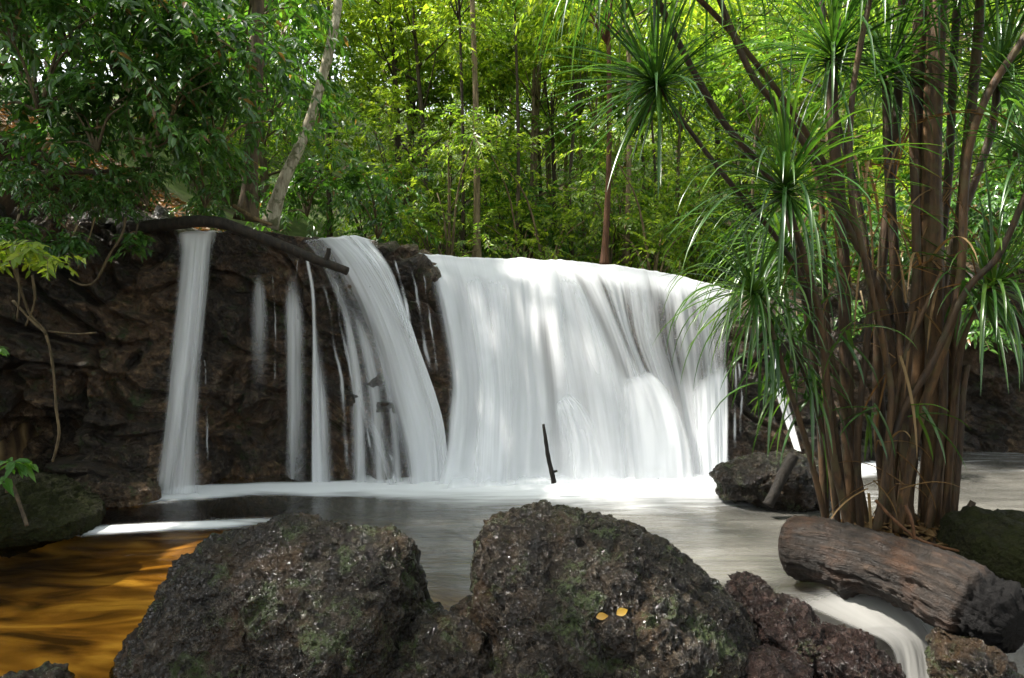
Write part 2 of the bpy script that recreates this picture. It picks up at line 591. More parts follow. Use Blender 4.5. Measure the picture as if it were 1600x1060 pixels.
# ------------------------------------------------------------------ terrain
def ground_h(x, y):
    ly, lz = lip_at_x(x)
    by = base_at_x(x)
    up = lz - 0.12 + 0.05 * np.clip(y - ly, 0, 10) + 0.34 * np.clip(y - 10.5, 0, 22) + 0.15 * np.clip(y - 32, 0, 60) + 0.12 * fbm(np.stack([x, y, 0 * x], -1) * 0.5, 3)
    up = up + np.clip(-2.9 - x, 0, 4) * 0.42 * sstep(0, 1.2, y - ly + 0.2) + np.clip(x - 4.5, 0, 6) * 0.25
    low = np.full_like(x, -0.75) + 0.10 * fbm(np.stack([x, y, 0 * x], -1) * 0.9, 3)
    # shallow bed toward the amber corner
    low = low + (0.50 - 0.10 * sstep(3.4, 5.2, y)) * sstep(0.3, -1.2, x)
    # the little bank the screw pines grow on
    d = np.hypot((x - 2.75) / 1.15, (y - 4.30) / 0.62)
    low = np.maximum(low, -0.75 + 0.92 * sstep(1.25, 0.55, d))
    # banks round the pool
    low = np.maximum(low, -0.75 + 1.2 * sstep(3.6, 5.2, x) * sstep(5.4, 4.4, y))
    low = np.maximum(low, -0.75 + 1.6 * sstep(-3.7, -5.2, x) * sstep(5.6, 4.2, y))
    low = np.maximum(low, -0.75 + 0.8 * sstep(1.4, 0.4, y))
    us = 800 + x / np.maximum(y, 0.5) * FPX
    t0 = 0.9 + 0.7 * sstep(1280, 1480, us) + 0.7 * sstep(260, 120, us)
    t = sstep(t0, t0 + 0.35, y - by)
    return low * (1 - t) + up * t

def build_ground():
    xs = np.concatenate([np.linspace(-70, -9, 24, endpoint=False), np.linspace(-9, 9, 260, endpoint=False), np.linspace(9, 70, 24)])
    ys = np.concatenate([np.linspace(-25, 0, 14, endpoint=False), np.linspace(0, 9, 170, endpoint=False), np.linspace(9, 120, 70)])
    X, Y = np.meshgrid(xs, ys)
    Z = ground_h(X, Y)
    n, m = X.shape
    idx = np.arange(n * m).reshape(n, m)
    q = np.stack([idx[:-1, :-1], idx[:-1, 1:], idx[1:, 1:], idx[1:, :-1]], -1).reshape(-1, 4)
    green = sstep(7.6, 9.5, Y)
    bed = sstep(0.0, -0.25, Z) * sstep(0.6, -0.3, X)
    me = make_mesh('ground', np.stack([X, Y, Z], -1), [q], M['ground'], attrs={'green': green, 'bed': bed})
    return struct(link('ground', me))
build_ground()

def grid_faces(n, m, wrap=False):
    idx = np.arange(n * m).reshape(n, m)
    if wrap:
        idx = np.hstack([idx, idx[:, :1]])
    return np.stack([idx[:-1, :-1], idx[:-1, 1:], idx[1:, 1:], idx[1:, :-1]], -1).reshape(-1, 4)

def grid_normals(V):
    a = np.gradient(V, axis=1)
    b = np.gradient(V, axis=0)
    return norm(np.cross(a, b))

def build_cliff():
    us = np.concatenate([np.linspace(-600, -60, 60, endpoint=False), np.linspace(-60, 1660, 760, endpoint=False), np.linspace(1660, 2200, 50)])
    ws = np.linspace(0, 1, 230)
    nb = 40
    U, W = np.meshgrid(us, ws)
    Yc = cliff_Y(U, W)
    zt = lip_z(us)[None]
    Z = ZB + (zt - ZB) * W
    # column u -> x follows the line of sight at the mean depth so that columns stay vertical
    Ym = Yw(base_v(us))[None] + 0.3
    X = (U - 800) / FPX * Ym * 1.0
    X = X + (U - 800) / FPX * (cliff_Y(U, 1.0) - Ym) * W
    back = np.linspace(0, 1, nb + 1)[1:, None]
    Yb = Yc[-1:] + back ** 1.3 * 2.6
    Xb = X[-1:] + 0 * back
    Zb = Z[-1:] + 0.04 * np.sqrt(back) - 0.30 * back ** 2
    V = np.stack([np.vstack([X, Xb]), np.vstack([Yc, Yb]), np.vstack([Z, Zb])], -1)
    N = grid_normals(V)
    N = np.where((N[..., 1:2] > 0) & (N[..., 2:3] < 0.2), -N, N)
    p = V
    # bedding ledges + blocky fractures + roughness
    q = (p + np.array([0, 0, 0.35]) * p[..., :1]) * np.array([0.9, 0.9, 1.5]) + 0.5 * np.stack([noise3(p * 1.3), noise3(p * 1.3 + 9), noise3(p * 1.3 + 21)], -1)
    d1, d2 = worley(q * 1.5 + 5, 2)
    crack = sstep(0.0, 0.22, d2 - d1)
    e1, e2 = worley(q * 4.1 + 40, 2)
    crack2 = sstep(0.0, 0.25, e2 - e1)
    disp = 0.24 * fbm(p * 0.9, 4) + 0.13 * (crack - 0.7) + 0.03 * (crack2 - 0.6) + 0.075 * fbm(p * 4.5, 5, 0.6) + 0.16 * (d1 - 0.45) + 0.04 * (e1 - 0.4)
    lay = p[..., 2] * 2.3 + p[..., 0] * 0.75 + 0.55 * fbm(p * 0.9 + 3, 3)
    fr = lay - np.floor(lay)
    ledge = fr ** 1.6 * sstep(1.0, 0.90, fr)
    disp = disp + 0.17 * (ledge - 0.3) * (0.4 + 0.6 * sstep(-0.3, 0.4, noise3(p * 1.1 + 8)))
    wet = np.vstack([W, np.ones((nb, len(us)))])
    uu = np.vstack([U, np.broadcast_to(us, (nb, len(us)))])
    amt = 1 - 0.75 * sstep(650, 720, uu) * sstep(1180, 1120, uu)
    amt = amt * (1 - 0.75 * sstep(0.90, 0.985, wet) * (sstep(180, 280, uu) * sstep(560, 540, uu) + sstep(630, 680, uu) * sstep(1250, 1140, uu)))
    amt = amt * (1 + 0.9 * sstep(245, 170, uu))
    V = V + N * (disp * amt)[..., None]
    me = make_mesh('cliff', V, [grid_faces(*U.shape[:0], V.shape[0], V.shape[1])], M['cliff'])
    return struct(link('cliff_terrain', me))
build_cliff()

# ------------------------------------------------------------------ water
def foam_milk(X, Y):
    by = base_at_x(X)
    d = by - Y                                    # metres out from the foot of the fall
    u = 800 + X / np.maximum(Y, 0.5) * FPX
    st = fbm(np.stack([X * 0.7, Y * 3.0, 0 * X], -1), 4)
    force = curve([(-600, 0.0), (130, 0.02), (180, 0.28), (330, 0.22), (420, 0.14), (560, 0.24), (640, 0.5), (780, 0.72), (1000, 0.95), (1120, 0.95), (1200, 0.6), (1290, 0.35), (1400, 0.2), (1480, 0.06), (1700, 0.03), (2200, 0.0)])(u)
    foam = 1.25 * sstep(force * 1.7 + 0.05, force * 0.05, d + 0.25 * st) * sstep(110, 190, u)
    foam = foam * (1 - sstep(-0.08, -0.32, d) * sstep(600, 540, u))
    # the arm of foam that drifts along the outlet side
    arm = sstep(1050, 1180, u) * np.exp(-((d - 0.95) / 0.28) ** 2) * sstep(1500, 1320, u)
    foam = np.maximum(foam, 0.55 * arm + 0.25 * st * arm)
    # second line of foam reaching across to the mossy bank
    line = Yw(838 - 0.055 * np.clip(u, 0, 460))
    band = np.exp(-((Y - line) / 0.10) ** 2) * sstep(520, 300, u) * sstep(-150, 20, u)
    foam = np.maximum(foam, band * (0.98 + 0.5 * st))
    milk = sstep(330, 640, u) * sstep(3.1, 4.3, Y) * 0.9 + sstep(640, 800, u) * 0.35
    milk = np.maximum(milk, sstep(1.2, 0.3, d) * 0.6 * sstep(200, 600, u))
    outlet = sstep(1150, 1230, u) * sstep(4.0, 3.7, Y)
    milk = np.maximum(milk, outlet)
    foam = np.maximum(foam, 0.12 * outlet)
    milk = np.clip(milk, 0, 1.0)
    foam = foam * (1 - 0.85 * sstep(1330, 1450, u))
    return np.clip(foam, 0, 1.3), milk

def build_pool():
    xs = np.linspace(-6.5, 6.5, 300)
    ys = np.linspace(0.9, 7.6, 260)
    X, Y = np.meshgrid(xs, ys)
    foam, milk = foam_milk(X, Y)
    Z = 0.012 * fbm(np.stack([X * 0.8, Y * 2.0, 0 * X], -1), 3) + 0.018 * np.clip(foam, 0, 1) * (0.6 + 0.4 * noise3(np.stack([X * 3, Y * 3, 0 * X], -1)))
    Z = Z - 0.3 * sstep(3.66, 3.42, Y) * sstep(0.6, 0.85, X)
    q = grid_faces(*X.shape)
    cx = X.ravel()[q].mean(1)
    cy = Y.ravel()[q].mean(1)
    keep = ~((cx > 0.75) & (cy < 3.42 + 0.0 * cx))
    me = make_mesh('pool', np.stack([X, Y, Z], -1), [q[keep]], M['water'], attrs={'foam': foam, 'milk': milk})
    o = struct(link('pool_water', me))
    # the lower stream that leaves under the log
    xs = np.linspace(0.72, 5, 80)
    ys = np.linspace(0.3, 3.6, 60)
    X, Y = np.meshgrid(xs, ys)
    f = 0.55 * np.exp(-((X - 1.75) / 0.35) ** 2 - ((Y - 2.75) / 0.3) ** 2)
    Z = -0.42 + 0.01 * noise3(np.stack([X * 2, Y * 2, 0 * X], -1))
    me = make_mesh('stream', np.stack([X, Y, Z], -1), [grid_faces(*X.shape)], M['water'], attrs={'foam': f, 'milk': 0 * f + 0.8})
    struct(link('stream_water', me))
build_pool()

def sheet(name, lines, dens, label, na=70, nb=90, off=(0.05, 0.2), free=False, Y=None, roll=0.45, parent=None, uscale=1.0, wav=0.03, seed=0, mat='fall'):
    """a sheet of falling water through pixel streamlines (lip to foot). dens(a, b): how thick the water is"""
    S = np.stack([smooth_line(np.array(l, float)[:, :2], nb) for l in lines])     # k, nb, 2
    k = len(lines)
    ta = np.linspace(0, k - 1, na)
    T = np.stack([np.stack([np.interp(ta, np.arange(k), S[:, j, c]) for j in range(nb)], 1) for c in range(2)], -1)  # na, nb, 2
    if k > 2:
        for c in range(2):
            for _ in range(6):
                T[1:-1, :, c] = 0.25 * T[:-2, :, c] + 0.5 * T[1:-1, :, c] + 0.25 * T[2:, :, c]
    b = np.linspace(0, 1, nb)[None]
    aa = np.linspace(0, 1, na)
    wpx = np.hypot(*(T[-1, 0] - T[0, 0]))
    T[..., 1] += (5.5 * fbm(np.stack([aa * wpx / 34, 0 * aa + seed, 0 * aa], -1), 3))[:, None] * sstep(0.25, 0.0, b)
    o = off[0] + (off[1] - off[0]) * b ** 1.2
    if Y is not None:
        Yv = np.interp(b, np.linspace(0, 1, len(Y)), Y) + 0 * T[..., 0]
    elif free:
        Yv = surf_Y(T[:, :1, 0], T[:, :1, 1]) - o + 0 * T[..., 0]
    else:
        Yv = surf_Y(T[..., 0], T[..., 1]) - o
        for _ in range(6):
            Yv[:, 1:-1] = 0.25 * Yv[:, :-2] + 0.5 * Yv[:, 1:-1] + 0.25 * Yv[:, 2:]
    V = P(T[..., 0], T[..., 1], Yv)
    a = np.linspace(0, 1, na)[:, None]
    if roll:
        nr = 8
        r = np.linspace(1, 0, nr, endpoint=False)[None, :, None]
        Bk = V[:, :1] + r * np.array([0, roll, 0.015])
        V = np.concatenate([Bk, V], 1)
    else:
        nr = 0
    A = a + 0 * V[..., 0]
    B = np.concatenate([np.zeros(nr), np.linspace(0, 1, nb)])[None] + 0 * V[..., 0]
    flute = fbm(np.stack([A * 14 * uscale, B * 0.9, 0 * A + seed], -1), 3) * wav * sstep(0, 0.2, B) + fbm(np.stack([A * 5 * uscale, B * 1.2, 0 * A + seed + 9], -1), 2) * wav * 1.6 * sstep(0, 0.3, B)
    V = V + flute[..., None] * np.array([0, -1, 0.0])
    D = dens(A, B) + 0 * A
    L = np.concatenate([np.zeros((V.shape[0], 1)), np.cumsum(np.linalg.norm(np.diff(V, axis=1), axis=2), 1)], 1)
    width = np.linalg.norm(V[-1, nr] - V[0, nr])
    uv = np.stack([A * width * uscale + seed * 1.37, L + seed], -1)
    me = make_mesh(name, V, [grid_faces(V.shape[0], V.shape[1])], M[mat], attrs={'dens': D}, uv=uv)
    if parent is None:
        return tag(link(name, me), label, 'waterfall')
    return part(name, me, parent)

def edge(A, w0=0.12, w1=0.12):
    return sstep(0, w0, A) * sstep(1, 1 - w1, A)

# tall narrow fall at the far end of the lip
sheet('waterfall', [[(270, 364), (262, 450), (250, 560), (238, 680), (226, 772)],
                    [(305, 362), (298, 450), (288, 560), (274, 680), (262, 772)],
                    [(325, 362), (318, 450), (307, 560), (296, 680), (288, 772)],
                    [(345, 362), (335, 450), (330, 560), (330, 680), (338, 772)]],
      lambda A, B: edge(A, 0.22, 0.35) * (0.88 - 0.22 * B) * (0.62 + 0.38 * np.exp(-((A - 0.52) / 0.22) ** 2)) + 0.25 * sstep(0.08, 0.0, B) * edge(A),
      'tall narrow grey-white fall dropping free below the thick end of the branch', off=(0.12, 0.32), free=True, seed=1)
# faint veils under the branch
sheet('waterfall', [[(388, 396), (380, 480), (374, 640)], [(402, 394), (405, 470), (408, 640)], [(412, 398), (428, 480), (438, 640)]],
      lambda A, B: edge(A, 0.5, 0.5) * 0.78 * (1 - B) ** 0.6 * sstep(0, 0.3, B), 'faint short veil of water fading out against the dark overhang under the branch', na=30, nb=40, off=(0.05, 0.08), free=True, roll=0, seed=2)
sheet('waterfall', [[(434, 398), (432, 520), (428, 740)], [(455, 396), (457, 520), (458, 750)], [(470, 398), (484, 520), (490, 755)]],
      lambda A, B: edge(A, 0.5, 0.5) * 0.80 * (1 - 0.45 * B) * sstep(0, 0.3, B), 'thin see-through veil hanging straight down the dark overhang, just before the bright thread', na=30, nb=50, off=(0.06, 0.08), free=True, roll=0, seed=3)
sheet('waterfall', [[(474, 410), (482, 470), (484, 600), (482, 762)], [(480, 408), (490, 470), (492, 600), (494, 762)], [(486, 410), (497, 470), (502, 600), (512, 762)], [(492, 412), (508, 480), (520, 600), (534, 762)]],
      lambda A, B: (0.95 * np.exp(-((A - 0.33) / 0.14) ** 2) * (1 - 0.55 * B) + 0.55 * edge(A, 0.3, 0.45) * sstep(0.2, 0.7, B)), 'bright thread of water with a grey veil beside it, next to the curved cascade', na=36, nb=60, off=(0.07, 0.10), free=True, roll=0, seed=4)
# curved cascade
sheet('waterfall', [[(470, 376), (492, 404), (512, 450), (530, 500), (536, 560), (552, 640), (578, 700), (600, 765)],
                    [(500, 372), (530, 404), (562, 462), (588, 530), (606, 600), (622, 660), (634, 710), (640, 762)],
                    [(530, 370), (566, 404), (606, 470), (636, 540), (658, 610), (672, 660), (680, 710), (682, 758)],
                    [(545, 368), (590, 410), (632, 480), (658, 550), (680, 610), (694, 660), (700, 710), (704, 756)]],
      lambda A, B: np.clip(edge(A, 0.08, 0.03) * (0.44 + 0.54 * sstep(0.25, 0.72, A)) * (0.8 + 0.2 * sstep(0.0, 0.2, B)) * (1 - 0.25 * sstep(0.5, 0.2, A) * sstep(0.25, 0.6, B)) , 0, 1),
      'wide curved cascade sweeping sideways over the round dark rock, from under the branch tip', na=100, nb=100, off=(0.12, 0.22), seed=5)
sheet('waterfall', [[(500, 420), (516, 500), (520, 600), (516, 764)], [(520, 430), (545, 510), (560, 610), (566, 764)], [(545, 450), (580, 530), (602, 630), (612, 764)], [(575, 480), (610, 560), (636, 660), (648, 762)]],
      lambda A, B: edge(A, 0.4, 0.3) * (0.50 + 0.16 * np.sin(A * 26)) * sstep(0, 0.35, B), 'thin grey veils trailing down the dark rock on the inner side of the curved cascade', na=70, nb=60, off=(0.10, 0.14), roll=0, seed=16)
sheet('waterfall', [[(540, 368), (578, 410), (606, 460), (628, 510)], [(560, 368), (592, 404), (616, 450), (640, 520)], [(585, 378), (604, 404), (622, 440), (648, 530)]],
      lambda A, B: edge(A, 0.25, 0.25) * (0.92 - 0.3 * B), 'short steep strand joining the curved cascade beside the brown outcrop', na=40, nb=50, off=(0.14, 0.24), seed=6)
# broken threads that follow the rock
def thread(pts, w, seed, dn=0.60):
    w = w * 1.6
    rs = np.random.default_rng(seed)
    c = smooth_line(np.array(pts, float), 40)
    c[:, 0] += 3.0 * fbm(np.stack([c[:, 1] / 40, 0 * c[:, 0] + seed, 0 * c[:, 0]], -1), 3)
    wv = w * (0.55 + 0.6 * np.abs(noise3(np.stack([c[:, 1] / 22, 0 * c[:, 0] + seed + 4, 0 * c[:, 0]], -1))) + 0.5 * np.linspace(0, 1, 40))
    ls = [[(x + k * q, y) for (x, y), q in zip(c, wv)] for k in (-0.5, 0, 0.5)]
    ph = rs.uniform(0, 6)
    sheet('water_thread', ls, lambda A, B: dn * edge(A, 0.5, 0.5) * (0.72 + 0.28 * np.sin(B * 14 + ph)) * sstep(0, 0.1, B) * sstep(1.05, 0.75, B),
          'thin broken thread of water trickling down the bare dark rock', na=9, nb=60, off=(0.18, 0.22), roll=0, seed=seed, wav=0.01)
    o = bpy.context.scene.objects
    for ob in [x for x in COL.objects if x.name.startswith('water_thread')]:
        ob['group'] = 'threads of water trickling down the dark rock'
        ob['category'] = 'water thread'
for k, (pts, w) in enumerate([([(500, 430), (514, 480), (522, 540), (534, 600), (540, 700), (548, 762)], 9), ([(520, 470), (536, 520), (548, 590), (575, 650), (598, 700), (606, 762)], 8), ([(508, 420), (528, 450), (530, 500), (544, 560), (556, 640), (566, 762)], 7),
                              ([(468, 392), (462, 440), (466, 520), (462, 640)], 5), ([(424, 420), (430, 500), (428, 620)], 5), ([(318, 540), (322, 620), (324, 700), (325, 764)], 5), ([(560, 600), (572, 660), (580, 710), (590, 762)], 8),
                              ([(616, 400), (628, 450), (640, 500), (652, 560)], 7), ([(634, 396), (648, 440), (656, 490), (664, 540), (676, 600)], 8), ([(628, 440), (636, 480), (642, 540)], 6), ([(596, 690), (612, 720), (618, 764)], 9), ([(660, 420), (668, 470), (676, 530), (684, 590)], 6), ([(1147, 540), (1150, 600), (1148, 660), (1150, 720)], 6), ([(1154, 560), (1158, 620), (1157, 690)], 5)]):
    thread(pts, w, 400 + k)
# main curtain
def gap(A, B, c0, c1, w, b0, b1, s):
    c = c0 + (c1 - c0) * B
    return 1 - s * np.exp(-((A - c) / w) ** 2) * sstep(b0 - 0.08, b0 + 0.08, B) * sstep(b1 + 0.12, b1 - 0.05, B)
def dens_main(A, B):
    d = (0.98 - 0.20 * sstep(0.40, 0.55, A) * sstep(0.02, 0.12, B) * sstep(0.75, 0.55, B)) * edge(A, 0.05, 0.045)
    d = np.minimum(1.05, d + 0.25 * sstep(0.75, 1.0, B) + 0.2 * sstep(0.06, 0, B))
    d = d * gap(A, B, 0.02, 0.02, 0.03, 0.0, 0.6, 0.5)
    d = d * (1 - 0.15 * sstep(0.2, -0.2, np.cos(A * 46 + 2.0 * B + 3 * np.sin(A * 17))) * sstep(0.05, 0.2, B) * sstep(1.0, 0.6, B) * sstep(0.3, 0.5, A))
    d = d * gap(A, B, 0.335, 0.365, 0.016, 0.25, 0.95, 0.42)
    d = d * gap(A, B, 0.47, 0.52, 0.014, 0.05, 0.5, 0.40)
    d = d * gap(A, B, 0.545, 0.60, 0.016, 0.08, 0.45, 0.50)
    d = d * gap(A, B, 0.62, 0.67, 0.020, 0.12, 0.5, 0.48)
    d = d * gap(A, B, 0.76, 0.80, 0.035, 0.12, 0.48, 0.46)
    d = d * gap(A, B, 0.85, 0.86, 0.028, 0.10, 0.50, 0.46)
    d = d * gap(A, B, 0.93, 0.94, 0.035, 0.15, 0.42, 0.50)
    return d
MAIN = [[(645, 394), (664, 440), (682, 520), (694, 600), (690, 680), (678, 762)],
                    [(740, 404), (752, 450), (764, 530), (770, 610), (768, 690), (765, 764)],
                    [(830, 404), (838, 450), (842, 530), (848, 610), (850, 690), (850, 764)],
                    [(900, 408), (925, 450), (960, 530), (985, 610), (1000, 690), (1010, 766)],
                    [(985, 418), (990, 450), (1000, 530), (1030, 610), (1055, 690), (1070, 764)],
                    [(1060, 430), (1075, 460), (1085, 530), (1092, 610), (1098, 690), (1102, 762)],
                          [(1150, 455), (1146, 480), (1142, 540), (1140, 610), (1140, 690), (1142, 760)]]
curtain = sheet('waterfall', MAIN,
      dens_main, 'broad white main curtain of silky water filling the middle of the lip', na=260, nb=130, off=(0.05, 0.34), seed=7, wav=0.10, uscale=1.0)
sheet('water_veil', MAIN, lambda A, B: edge(A, 0.08, 0.08) * (0.36 + 0.18 * np.sin(A * 37 + 2 * np.sin(A * 11))) * sstep(0.0, 0.15, B), None, na=160, nb=90, off=(0.09, 0.42), seed=23, wav=0.07, parent=curtain)
# lower bursts rebounding off hidden ledges inside the curtain
def burst(pts, d, label, seed):
    sheet('waterfall', pts, d, label, na=60, nb=60, off=(0.26, 0.47), roll=0, seed=seed, wav=0.02)
burst([[(862, 640), (858, 680), (856, 720), (852, 764)], [(868, 618), (880, 650), (890, 700), (890, 764)], [(880, 608), (905, 640), (925, 690), (935, 764)], [(890, 612), (930, 640), (960, 690), (978, 764)]],
      lambda A, B: np.clip((0.72 + 0.2 * sstep(0.30, 0.0, B)) * sstep(0, 0.14, B) * edge(A, 0.38, 0.38) * (1 - 0.3 * B), 0, 1), 'low arched spout of spray rebounding from a ledge near the upright stick', 8)
burst([[(960, 600), (950, 650), (950, 700), (960, 764)], [(975, 572), (990, 620), (1000, 690), (1005, 764)], [(1000, 566), (1035, 610), (1060, 680), (1068, 764)], [(1020, 572), (1070, 630), (1098, 690), (1110, 764)]],
      lambda A, B: 0.85 * edge(A, 0.38, 0.38) * sstep(0, 0.18, B), 'bright burst of water spreading below the dark gaps of the curtain', 9)
burst([[(1062, 600), (1068, 660), (1080, 764)], [(1085, 575), (1090, 650), (1100, 764)], [(1118, 552), (1120, 640), (1122, 764)], [(1141, 545), (1141, 640), (1140, 762)]],
      lambda A, B: 0.80 * edge(A, 0.5, 0.16) * sstep(0, 0.25, B) , 'straight white drop ending the curtain in a sharp edge, by the dark rock', 10)
sheet('spray_mist', [[(u, 700 - 14 * math.sin(u * 0.013)), (u, 735), (u + 2, 768)] for u in (640, 720, 800, 880, 960, 1040, 1120, 1150)],
      lambda A, B: 0.62 * B ** 1.3 * edge(A, 0.15, 0.1), 'soft white spray rising where the main curtain meets the pool', na=90, nb=30, off=(0.42, 0.5), roll=0, seed=15, wav=0.03, uscale=0.5)['category'] = 'spray'
# thin fall behind the screw pine
sheet('waterfall', [[(1205, 560), (1208, 600), (1222, 650), (1240, 705)], [(1216, 560), (1222, 600), (1238, 650), (1252, 705)]],
      lambda A, B: 0.9 * edge(A, 0.25, 0.25), 'small narrow trickle of white water behind the screw pine leaves', na=20, nb=40, Y=(6.45, 6.3, 6.2, 6.0), roll=0.1, seed=11)
# outflow under the log
sheet('cascade', [[(1205, 905), (1212, 935), (1260, 955), (1330, 985), (1385, 1010), (1400, 1060), (1405, 1110)],
                  [(1260, 895), (1290, 925), (1340, 955), (1385, 980), (1415, 1005), (1425, 1060), (1430, 1110)],
                  [(1330, 900), (1360, 925), (1390, 945), (1420, 970), (1440, 1005), (1450, 1060), (1455, 1110)],
                  [(1400, 910), (1420, 930), (1440, 950), (1455, 975), (1470, 1010), (1475, 1060), (1480, 1110)]],
      lambda A, B: 0.80 * edge(A, 0.12, 0.2) * sstep(0.0, 0.25, B), 'milky outflow sliding under the charred log and dropping between reddish stones', na=60, nb=80, Y=(3.72, 3.62, 3.5, 3.38, 3.3, 3.22, 3.15), roll=0.15, seed=12, mat='outflow', uscale=0.35, wav=0.015)['category'] = 'cascade'

# ------------------------------------------------------------------ boulders
def poly_radius(poly, c, th):
    """distance from c to the outline along each angle"""
    d = np.stack([np.cos(th), np.sin(th)], -1)
    a = poly - c
    b = np.roll(poly, -1, 0) - c
    e = b - a
    den = d[:, None, 0] * e[None, :, 1] - d[:, None, 1] * e[None, :, 0]
    den = np.where(np.abs(den) < 1e-9, 1e-9, den)
    t = (a[None, :, 0] * e[None, :, 1] - a[None, :, 1] * e[None, :, 0]) / den
    s = (a[None, :, 0] * d[:, None, 1] - a[None, :, 1] * d[:, None, 0]) / den
    t = np.where((s >= -1e-6) & (s <= 1 + 1e-6) & (t > 0), t, 0)
    return t.max(1)

def boulder(name, outline, Y, df, db, mat, label, center=None, nth=420, nph=240, rough=1.0, pit=1.0, seed=0.0, p=0.75, lower=0.0, cat='boulder', flank=()):
    pw = P(np.array(outline, float)[:, 0], np.array(outline, float)[:, 1], Y)[:, [0, 2]]
    c = P(*center, Y)[[0, 2]] if center else pw.mean(0)
    th = np.linspace(0, 2 * PI, nth, endpoint=False)
    r = poly_radius(pw, c, th)
    for _ in range(3):
        r = 0.25 * np.roll(r, 1) + 0.5 * r + 0.25 * np.roll(r, -1)
    ph = np.linspace(-PI / 2 + 0.01, PI / 2 - 0.01, nph)[:, None]
    cs = np.cos(ph) ** p
    X = c[0] + r * np.cos(th) * cs
    Z = c[1] + r * np.sin(th) * cs - lower * np.clip(-np.sin(ph), 0, 1) ** 1.5
    Yv = Y + np.where(ph < 0, df, db) * np.sin(ph) + 0 * X
    V = np.stack([X, Yv, Z], -1)
    N = grid_normals(np.concatenate([V[:, -1:], V, V[:, :1]], 1))[:, 1:-1]
    if ((N * (V - np.array([c[0], Y, c[1]]))).sum(-1)).mean() < 0:
        N = -N
    q = V + seed
    w1, w2 = worley(q * 5.5, 2)
    c1, c2 = worley(q * 15, 2)
    disp = -0.022 + 0.055 * fbm(q * 2.2, 4) + 0.026 * fbm(q * 7, 4, 0.55) + 0.024 * fbm(q * 24, 3, 0.7)
    disp = disp + pit * (0.022 * (sstep(0, 0.3, w2 - w1) - 0.8) - 0.014 * sstep(0.32, 0.05, c1) + 0.007 * (sstep(0, 0.4, c2 - c1) - 0.6))
    for (fu, fv, fr, fd) in flank:        # hollows: pixel centre, pixel radius, depth
        pc = P(fu, fv, Y - df * 0.5)
        uu = 800 + V[..., 0] / V[..., 1] * FPX
        vz = (CAM_H - V[..., 2]) / V[..., 1]
        vv = 530 + FPX * (vz - math.tan(PITCH)) / (1 + vz * math.tan(PITCH))
        disp = disp - fd * np.exp(-((uu - fu) ** 2 + (vv - fv) ** 2) / fr ** 2) * (ph < 0.3)
    V = V + N * (disp * rough)[..., None]
    g = grid_faces(nph, nth, True)
    me = make_mesh(name, V, [g], M[mat])
    return tag(link(name, me), label, cat)

boulder('boulder', [(195, 1130), (200, 1000), (215, 960), (240, 915), (275, 865), (330, 832), (400, 816), (430, 801), (470, 810), (520, 822), (612, 822), (650, 843), (662, 895), (668, 935), (730, 985), (790, 1150), (480, 1180)],
        3.25, 0.75, 0.45, 'boulder', 'wet pitted dark boulder beside the amber water, with an undercut flank', center=(460, 1030), nth=640, nph=340, lower=0.25, flank=((330, 1040, 90, 0.10), (560, 900, 40, 0.03)))
boulder('boulder', [(640, 1130), (660, 1000), (700, 965), (738, 940), (733, 900), (736, 850), (748, 815), (800, 792), (850, 785), (900, 797), (980, 810), (1040, 840), (1100, 880), (1150, 930), (1185, 975), (1215, 1080), (1200, 1160), (900, 1190)],
        3.35, 0.8, 0.5, 'boulder', 'largest wet pitted boulder, with two yellow leaves on it', center=(930, 1010), nth=680, nph=360, lower=0.30, seed=4.2, flank=((860, 880, 34, 0.07), (1000, 935, 30, 0.06), (980, 1035, 45, 0.08), (780, 1010, 55, 0.05)))
boulder('boulder', [(1108, 745), (1120, 730), (1150, 722), (1200, 705), (1240, 700), (1280, 712), (1300, 760), (1290, 800), (1200, 800), (1115, 778), (1122, 760)],
        5.55, 0.35, 0.35, 'boulder', 'grey rough rock in the white water, just behind the screw pine', center=(1200, 755), nth=260, nph=140, seed=9.0)
boulder('boulder', [(-90, 840), (-60, 760), (0, 738), (45, 742), (85, 765), (120, 790), (142, 806), (140, 835), (40, 860)],
        4.75, 0.4, 0.5, 'boulder_moss', 'low yellow-green mossy boulder at the pool edge under the vine', center=(40, 800), nth=260, nph=140, seed=2.5, pit=0.5)
boulder('boulder', [(1480, 930), (1475, 860), (1495, 815), (1540, 798), (1610, 800), (1720, 830), (1740, 960), (1600, 1000)],
        3.95, 0.4, 0.4, 'boulder_moss', 'dark green mossy boulder behind the charred end of the log', center=(1600, 890), nth=260, nph=140, seed=6.5, pit=0.3)
boulder('boulder', [(590, 1000), (650, 960), (700, 968), (760, 985), (800, 1050), (780, 1150), (600, 1150)], 3.05, 0.35, 0.3, 'boulder', 'low rough rock wedged in the gap between the two largest boulders', center=(690, 1070), nth=260, nph=140, seed=14.5)
reds = [([(1140, 905), (1165, 893), (1200, 897), (1218, 930), (1210, 985), (1150, 985), (1130, 940)], 3.52, (1175, 940), 'small round reddish stone nearest the log end, touching the largest boulder'),
        ([(1170, 960), (1215, 935), (1265, 945), (1300, 985), (1290, 1050), (1200, 1060), (1165, 1010)], 3.32, (1230, 1000), 'broad reddish stone between the largest boulder and the milky outflow'),
        ([(1260, 1000), (1310, 975), (1360, 985), (1395, 1020), (1400, 1090), (1300, 1110), (1255, 1060)], 3.15, (1325, 1040), 'reddish stone lowest along the milky outflow, before it drops'),
        ([(1150, 1030), (1200, 1015), (1260, 1030), (1280, 1110), (1180, 1150), (1140, 1090)], 3.0, (1205, 1080), 'reddish stone pressed against the flank of the largest boulder'),
        ([(1455, 1010), (1480, 980), (1530, 985), (1575, 1030), (1590, 1100), (1480, 1130), (1450, 1060)], 3.05, (1515, 1050), 'black wet stone under the charred log beside the outflow')]
